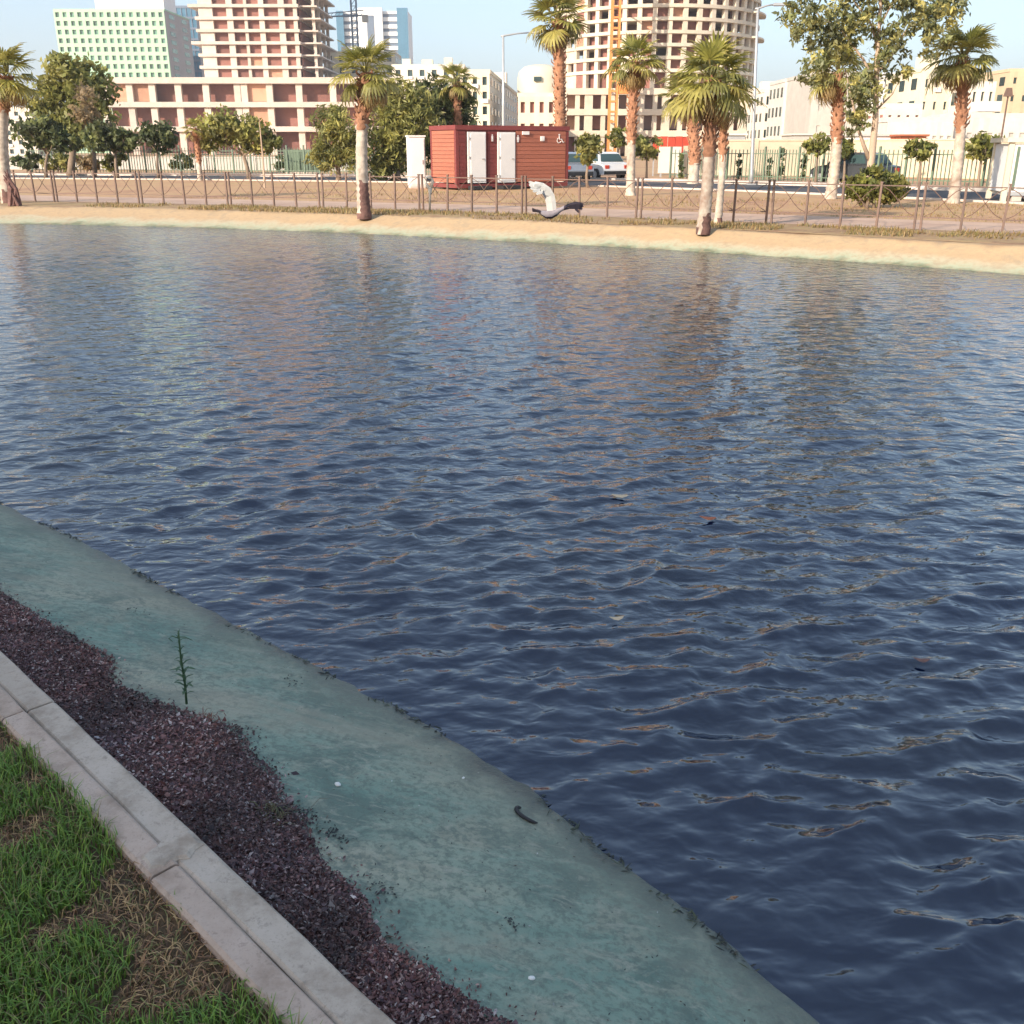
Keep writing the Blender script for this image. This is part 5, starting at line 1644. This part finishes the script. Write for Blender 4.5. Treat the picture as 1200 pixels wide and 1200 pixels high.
# unseen building added behind the viewer to shade the near bank
bl_c = SUN_DIR * 45 + Vector((-SUN_DIR.y, SUN_DIR.x, 0)) * 7
r = thing('shade_building', 'long pale building added unseen behind the viewer to shade the near bank', 'building', (bl_c.x, bl_c.y, -0.1), math.atan2(SUN_DIR.y, SUN_DIR.x) + math.pi / 2)
BW, BH = 50, 23.2
bx('wall', (BW, 10, BH), (0, -5, BH / 2), M['offwhite'], r)
bx('parapet', (BW + 0.4, 10.4, 0.7), (0, -5, BH + 0.3), M['offwhite'], r)
for f in range(7):
    for k in range(14):
        w = bx('window', (1.6, 0.06, 1.6), (-22.8 + k * 3.5, 0.03, 2.0 + f * 3.25), M['pane'], r)
        bx('sill', (1.8, 0.2, 0.08), (0, 0.08, -0.85), M['concrete'], w)

# ------------------------------------------------------------------ bird over the water
def build_bird():
    Y0 = 12.5
    c = ray(646, 250, Y0)
    r = thing('bird', 'grey pigeon flying low over the water with one white wing raised', 'bird', c)
    def w(px, py, dy=0): return ray(px, py, Y0 + dy) - c
    grey = mat('bird_grey', (0.30, 0.26, 0.27), 0.8, 0.2, 30); dark = mat('bird_dark', (0.05, 0.035, 0.045), 0.8, 0.25, 30); wht = mat('bird_white', (0.80, 0.77, 0.70), 0.8, 0.08, 30)
    # body with neck and head, tail to the left
    V = []; fm = []; n = 12
    ax = [(629, 246, .02, 1.0), (634, 249.5, .02, 2.6), (640, 251.5, 0, 4.6), (647, 251, 0, 5.2), (653, 248.5, -.01, 4.2), (657.5, 245.5, -.02, 2.7), (661, 243.5, -.03, 2.6), (664, 243, -.03, 1.9), (665.5, 243.2, -.03, 0.5)]
    k = Y0 * 0.94 / F
    for px, py, dy, rad in ax:
        p = w(px, py, dy)
        for j in range(n):
            a = 2 * math.pi * j / n
            V.append((p.x + math.sin(0.25) * math.cos(a) * rad * k * 0.4, p.y + math.cos(a) * rad * k, p.z + math.sin(a) * rad * k))
    Fs = []; 
    for i in range(len(ax) - 1):
        for j in range(n):
            Fs.append((i * n + j, i * n + (j + 1) % n, (i + 1) * n + (j + 1) % n, (i + 1) * n + j))
            fm.append(1 if (6 < j < 12 and i < 4) or i == 0 or i >= 6 else 0)
    Fs += [tuple(range(n))[::-1], tuple((len(ax) - 1) * n + j for j in range(n))]; fm += [1, 1]
    link('body', mesh('body', V, Fs, mats=[grey, dark], fm=fm, smooth=True), r)
    MB().tube([w(665.3, 243.2, -.03), w(668, 244, -.03)], [0.006, 0.001], 6).build('beak', M['iron'], r)
    # fanned tail
    b = MB()
    for j in range(5):
        d = (j - 2) * 0.012
        q = [w(634, 249, d * .4), w(633, 247.5, d * .4), w(623.5, 243.5 + j * 0.7, d + .01), w(624, 245.5 + j * 0.7, d + .01)]
        b.add(q + [v + Vector((0, 0.004, 0.002)) for v in q], [(0, 1, 2, 3), (7, 6, 5, 4), (0, 4, 5, 1), (1, 5, 6, 2), (2, 6, 7, 3), (3, 7, 4, 0)])
    b.build('tail', dark, r)
    def wing(name, lead, trail, m, mtip, feathers):
        b = MB(); nL = len(lead)
        rows = []
        for (lp, tp) in zip(lead, trail):
            l = w(*lp); t = w(*tp); mid = l.lerp(t, 0.4) + Vector((0, -0.012, 0.006))
            rows.append((l, mid, t))
        V = []
        for l, mmid, t in rows: V += [l, mmid, t, t + Vector((0, 0.004, 0)), mmid + Vector((0, 0.014, 0)), l + Vector((0, 0.008, 0))]
        Fs = [(i * 6 + j, i * 6 + (j + 1) % 6, (i + 1) * 6 + (j + 1) % 6, (i + 1) * 6 + j) for i in range(nL - 1) for j in range(6)] + [(0, 1, 2, 3, 4, 5), tuple((nL - 1) * 6 + j for j in range(6))[::-1]]
        wo = link(name, mesh(name, V, Fs, m), r)
        for (a, bb, c_) in feathers:      # long outer feathers
            A = w(*a); B = w(*bb); s = Vector((0.004, 0.0, 0.019)) if abs(A.x - B.x) > abs(A.z - B.z) else Vector((0.018, 0, 0.006))
            q = [A - s, A + s, A.lerp(B, .8) + s * .9, B, A.lerp(B, .8) - s * .9]
            bq = MB(); bq.add(q + [v + Vector((0, 0.004, 0)) for v in q], [(0, 1, 2, 3, 4), (9, 8, 7, 6, 5), (0, 5, 6, 1), (1, 6, 7, 2), (2, 7, 8, 3), (3, 8, 9, 4), (4, 9, 5, 0)])
            bq.build('feather', mtip, wo)
    wing('wing', [(652, 247, -.02), (651.5, 238, -.06), (650, 229, -.10), (645, 220, -.14), (637, 214.5, -.17), (627, 212.5, -.2)],
         [(641.5, 249, -.01), (640, 240, -.04), (638.5, 232, -.08), (635.5, 227.5, -.12), (631, 224, -.15), (625, 221, -.19)], wht, wht,
         [((630, 217, -.18), (619, 213, -.22), 0), ((630, 219, -.18), (619.5, 216.5, -.22), 0), ((631, 221, -.17), (621, 220.5, -.21), 0), ((633, 223, -.16), (624, 224, -.2), 0), ((636, 225, -.15), (628, 227, -.18), 0)])
    wing('wing', [(652, 246, .02), (660, 241.5, .06), (668, 238, .10), (675, 236, .13), (680, 237.5, .15)],
         [(655, 249, .02), (661, 246.5, .05), (668, 245, .09), (675, 245, .12), (680, 244, .14)], dark, dark,
         [((677, 238.5, .14), (684, 240, .17), 0), ((677, 240.5, .14), (684, 242, .17), 0), ((676, 242.5, .13), (683, 245, .16), 0), ((674, 244, .12), (679, 249, .14), 0)])
    for px in (642, 646):
        MB().tube([w(px, 255, 0), w(px - 1, 258, .01)], [0.006, 0.004], 5).build('foot', M['rust'], r)
build_bird()

# ------------------------------------------------------------------ weed growing out of the leaf litter
def build_weed():
    s0 = None
    q = gnd(217, 812, -0.17); s, n = (q.x - q.y) * S2, (q.x + q.y) * S2
    base = sn(s, n, bank_z(s, n) + 0.01)
    r = thing('weed', 'single upright green weed growing from the leaf litter', 'weed', base)
    gm, nt, p = new_mat('weed_green'); p.inputs['Base Color'].default_value = (0.055, 0.11, 0.05, 1); p.inputs['Roughness'].default_value = 0.6
    H = 0.285
    stem = [(0, 0, 0), (0.004, 0, 0.09), (0.0, 0.003, 0.18), (0.003, 0, 0.25), (0.006, 0, H)]
    MB().tube(stem, [0.0045, 0.0042, 0.0036, 0.003, 0.002], 6).build('stem', gm, r, smooth=True)
    V = []; W = 0.0065; L = 0.046
    for i, (u, wd) in enumerate(((0, .2), (.3, .9), (.65, 1), (1, .05))):
        z = 0.006 * math.sin(u * 3.1) - 0.012 * u * u
        V += [(u * L, -W * wd, z + 0.002), (u * L, 0, z), (u * L, W * wd, z + 0.002)]
    Fs = [(i * 3 + j, i * 3 + j + 1, (i + 1) * 3 + j + 1, (i + 1) * 3 + j) for i in range(3) for j in range(2)]
    lm = mesh('leaf', V, Fs, gm, smooth=True)
    for k in range(34):
        t = 0.12 + 0.86 * (k / 33)
        z = t * H
        az = k * 2.4; el = R(random.uniform(25, 55)) if t < 0.9 else R(70)
        sc = (1.0 if t < 0.55 else 0.62) * random.uniform(0.75, 1.15) * (0.7 + 0.3 * math.sin(t * 3.1))
        link('leaf', lm, r, (0.003, 0, z), Euler((0, -el, az), 'XYZ'), (sc, sc, sc))
    # bent shoots at the tip
    MB().tube([(0.004, 0, 0.262), (-0.02, 0, 0.272), (-0.032, 0, 0.262), (-0.02, 0, 0.25)], [0.002, 0.0022, 0.002, 0.0012], 5).build('shoot', gm, r, smooth=True)
    MB().tube([(0.004, 0, 0.268), (0.025, 0, 0.268), (0.05, 0, 0.255)], [0.002, 0.002, 0.001], 5).build('shoot', gm, r, smooth=True)
build_weed()

# small litter grass tuft in the bed
def tuft(label, px, py, n_, h, colr):
    q = gnd(px, py, -0.15); s, n = (q.x - q.y) * S2, (q.x + q.y) * S2
    base = sn(s, n, bank_z(s, n) + 0.012)
    V = []; C = []
    for k in range(n_):
        a = random.uniform(0, 6.28); L = h * random.uniform(0.5, 1.2); o = Vector((random.gauss(0, .03), random.gauss(0, .03), 0))
        d = Vector((math.cos(a), math.sin(a), 0)); sd_ = Vector((-d.y, d.x, 0)) * 0.0014
        m1 = o + d * L * 0.5 + Vector((0, 0, L * 0.5)); e = o + d * L * 1.1 + Vector((0, 0, L * 0.35))
        V += [o - sd_, o + sd_, m1 + sd_, m1 - sd_, m1 - sd_, m1 + sd_, e + sd_ * .2, e - sd_ * .2]
        C += [[x * random.uniform(.8, 1.2) for x in colr]] * 8
    o = link('grass_tuft', npmesh('grass_tuft', np.array([tuple(v) for v in V]), np.arange(len(V)).reshape(-1, 4), M['grass'], col=np.array(C)), None, base)
    tag(o, label, 'grass tuft')
tuft('sparse dull grass tuft in the leaf litter beside the kerb', 318, 955, 60, 0.05, (0.12, 0.11, 0.05))
tuft('reddish dry tuft at the foot of the weed', 238, 832, 90, 0.03, (0.17, 0.07, 0.045))

# stones and scraps on the teal bank
def pebble(label, px, py, size, name='stone'):
    q = gnd(px, py, -0.25); s, n = (q.x - q.y) * S2, (q.x + q.y) * S2
    for _ in range(6):
        z = bank_z(s, n); q = gnd(px, py, z); s, n = (q.x - q.y) * S2, (q.x + q.y) * S2
    bm_ = bmesh.new(); bmesh.ops.create_icosphere(bm_, subdivisions=2, radius=1)
    for v in bm_.verts:
        k = 1 + 0.25 * noise.noise(v.co * 1.3 + Vector((px, py, 0)))
        v.co = Vector((v.co.x * size * k, v.co.y * size * 0.7 * k, v.co.z * size * 0.45 * k))
    me = bpy.data.meshes.new(name); bm_.to_mesh(me); bm_.free(); me.materials.append(M['stone_white'])
    me.polygons.foreach_set('use_smooth', [True] * len(me.polygons))
    tag(link(name, me, None, sn(s, n, bank_z(s, n) + size * 0.3), (0, 0, random.uniform(0, 3))), label, 'stone')
pebble('larger white stone high on the teal bank', 396, 920, 0.012)
pebble('small white stone low on the teal bank near the bottom', 623, 1147, 0.009)
pebble('tiny pale stone near the middle of the teal bank', 543, 912, 0.006)

q = gnd(619, 955, -0.36); s, n = (q.x - q.y) * S2, (q.x + q.y) * S2
o = MB().tube([sn(s + 0.05 * math.cos(t) , n + 0.022 * math.sin(t), bank_z(s + 0.05 * math.cos(t), n + 0.022 * math.sin(t)) + 0.006) for t in np.linspace(2.6, 6.0, 10)], [0.003, 0.006, 0.007, 0.007, 0.007, 0.007, 0.006, 0.006, 0.005, 0.002], 6).build('curled_scrap', M['black'], None, smooth=True)
tag(o, 'dark curled scrap lying on the teal bank at the waterline', 'scrap')

# warm flecks put in for sunlit reflections on the waves, and one dark leaf
for (px, py, lab, sz) in ((726, 583, 'larger orange fleck for a sunlit reflection left of the middle of the pond', 0.055), (829, 609, 'reddish fleck for a sunlit reflection near the middle of the pond', 0.05), (722, 727, 'small orange fleck on the water nearer to the teal bank', 0.035), (1079, 776, 'dark leaf floating at the right of the pond', 0.035)):
    q = gnd(px, py, WATER_Z + 0.012)
    V = []; L = sz; Wd = sz * 0.45
    for u, wd in ((-1, .05), (-.4, .8), (.2, 1), (.7, .6), (1, .03)):
        V += [(u * L, -Wd * wd, 0.012 * abs(u)), (u * L, 0, 0.004 + 0.010 * abs(u)), (u * L, Wd * wd, 0.014 * abs(u))]
    Fs = [(i * 3 + j, i * 3 + j + 1, (i + 1) * 3 + j + 1, (i + 1) * 3 + j) for i in range(4) for j in range(2)]
    mm = M['tan'] if 'orange' in lab else (M['rust'] if 'reddish' in lab else M['char'])
    tag(link('pond_fleck', mesh('pond_fleck', V, Fs, mm, smooth=True), None, q + Vector((0, 0, 0.006)), (0.05, 0.08, random.uniform(-0.4, 0.4))), lab, 'leaf', 'leaves floating on the pond')

# ------------------------------------------------------------------ thin warm haze over the town
def build_haze():
    m = bpy.data.materials.new('haze'); m.use_nodes = True
    nt = m.node_tree
    for n in list(nt.nodes): nt.nodes.remove(n)
    o = nt.nodes.new('ShaderNodeOutputMaterial'); v = nt.nodes.new('ShaderNodeVolumePrincipled')
    v.inputs['Color'].default_value = (0.95, 0.95, 0.95, 1)
    v.inputs['Density'].default_value = 0.0003
    v.inputs['Anisotropy'].default_value = 0.2
    nt.links.new(v.outputs[0], o.inputs['Volume'])
    b = MB().box((0, 0, 74), (9600, 9600, 152))
    tag(link('haze', mesh('haze', b.v, b.f, m)), kind='stuff')
build_haze()
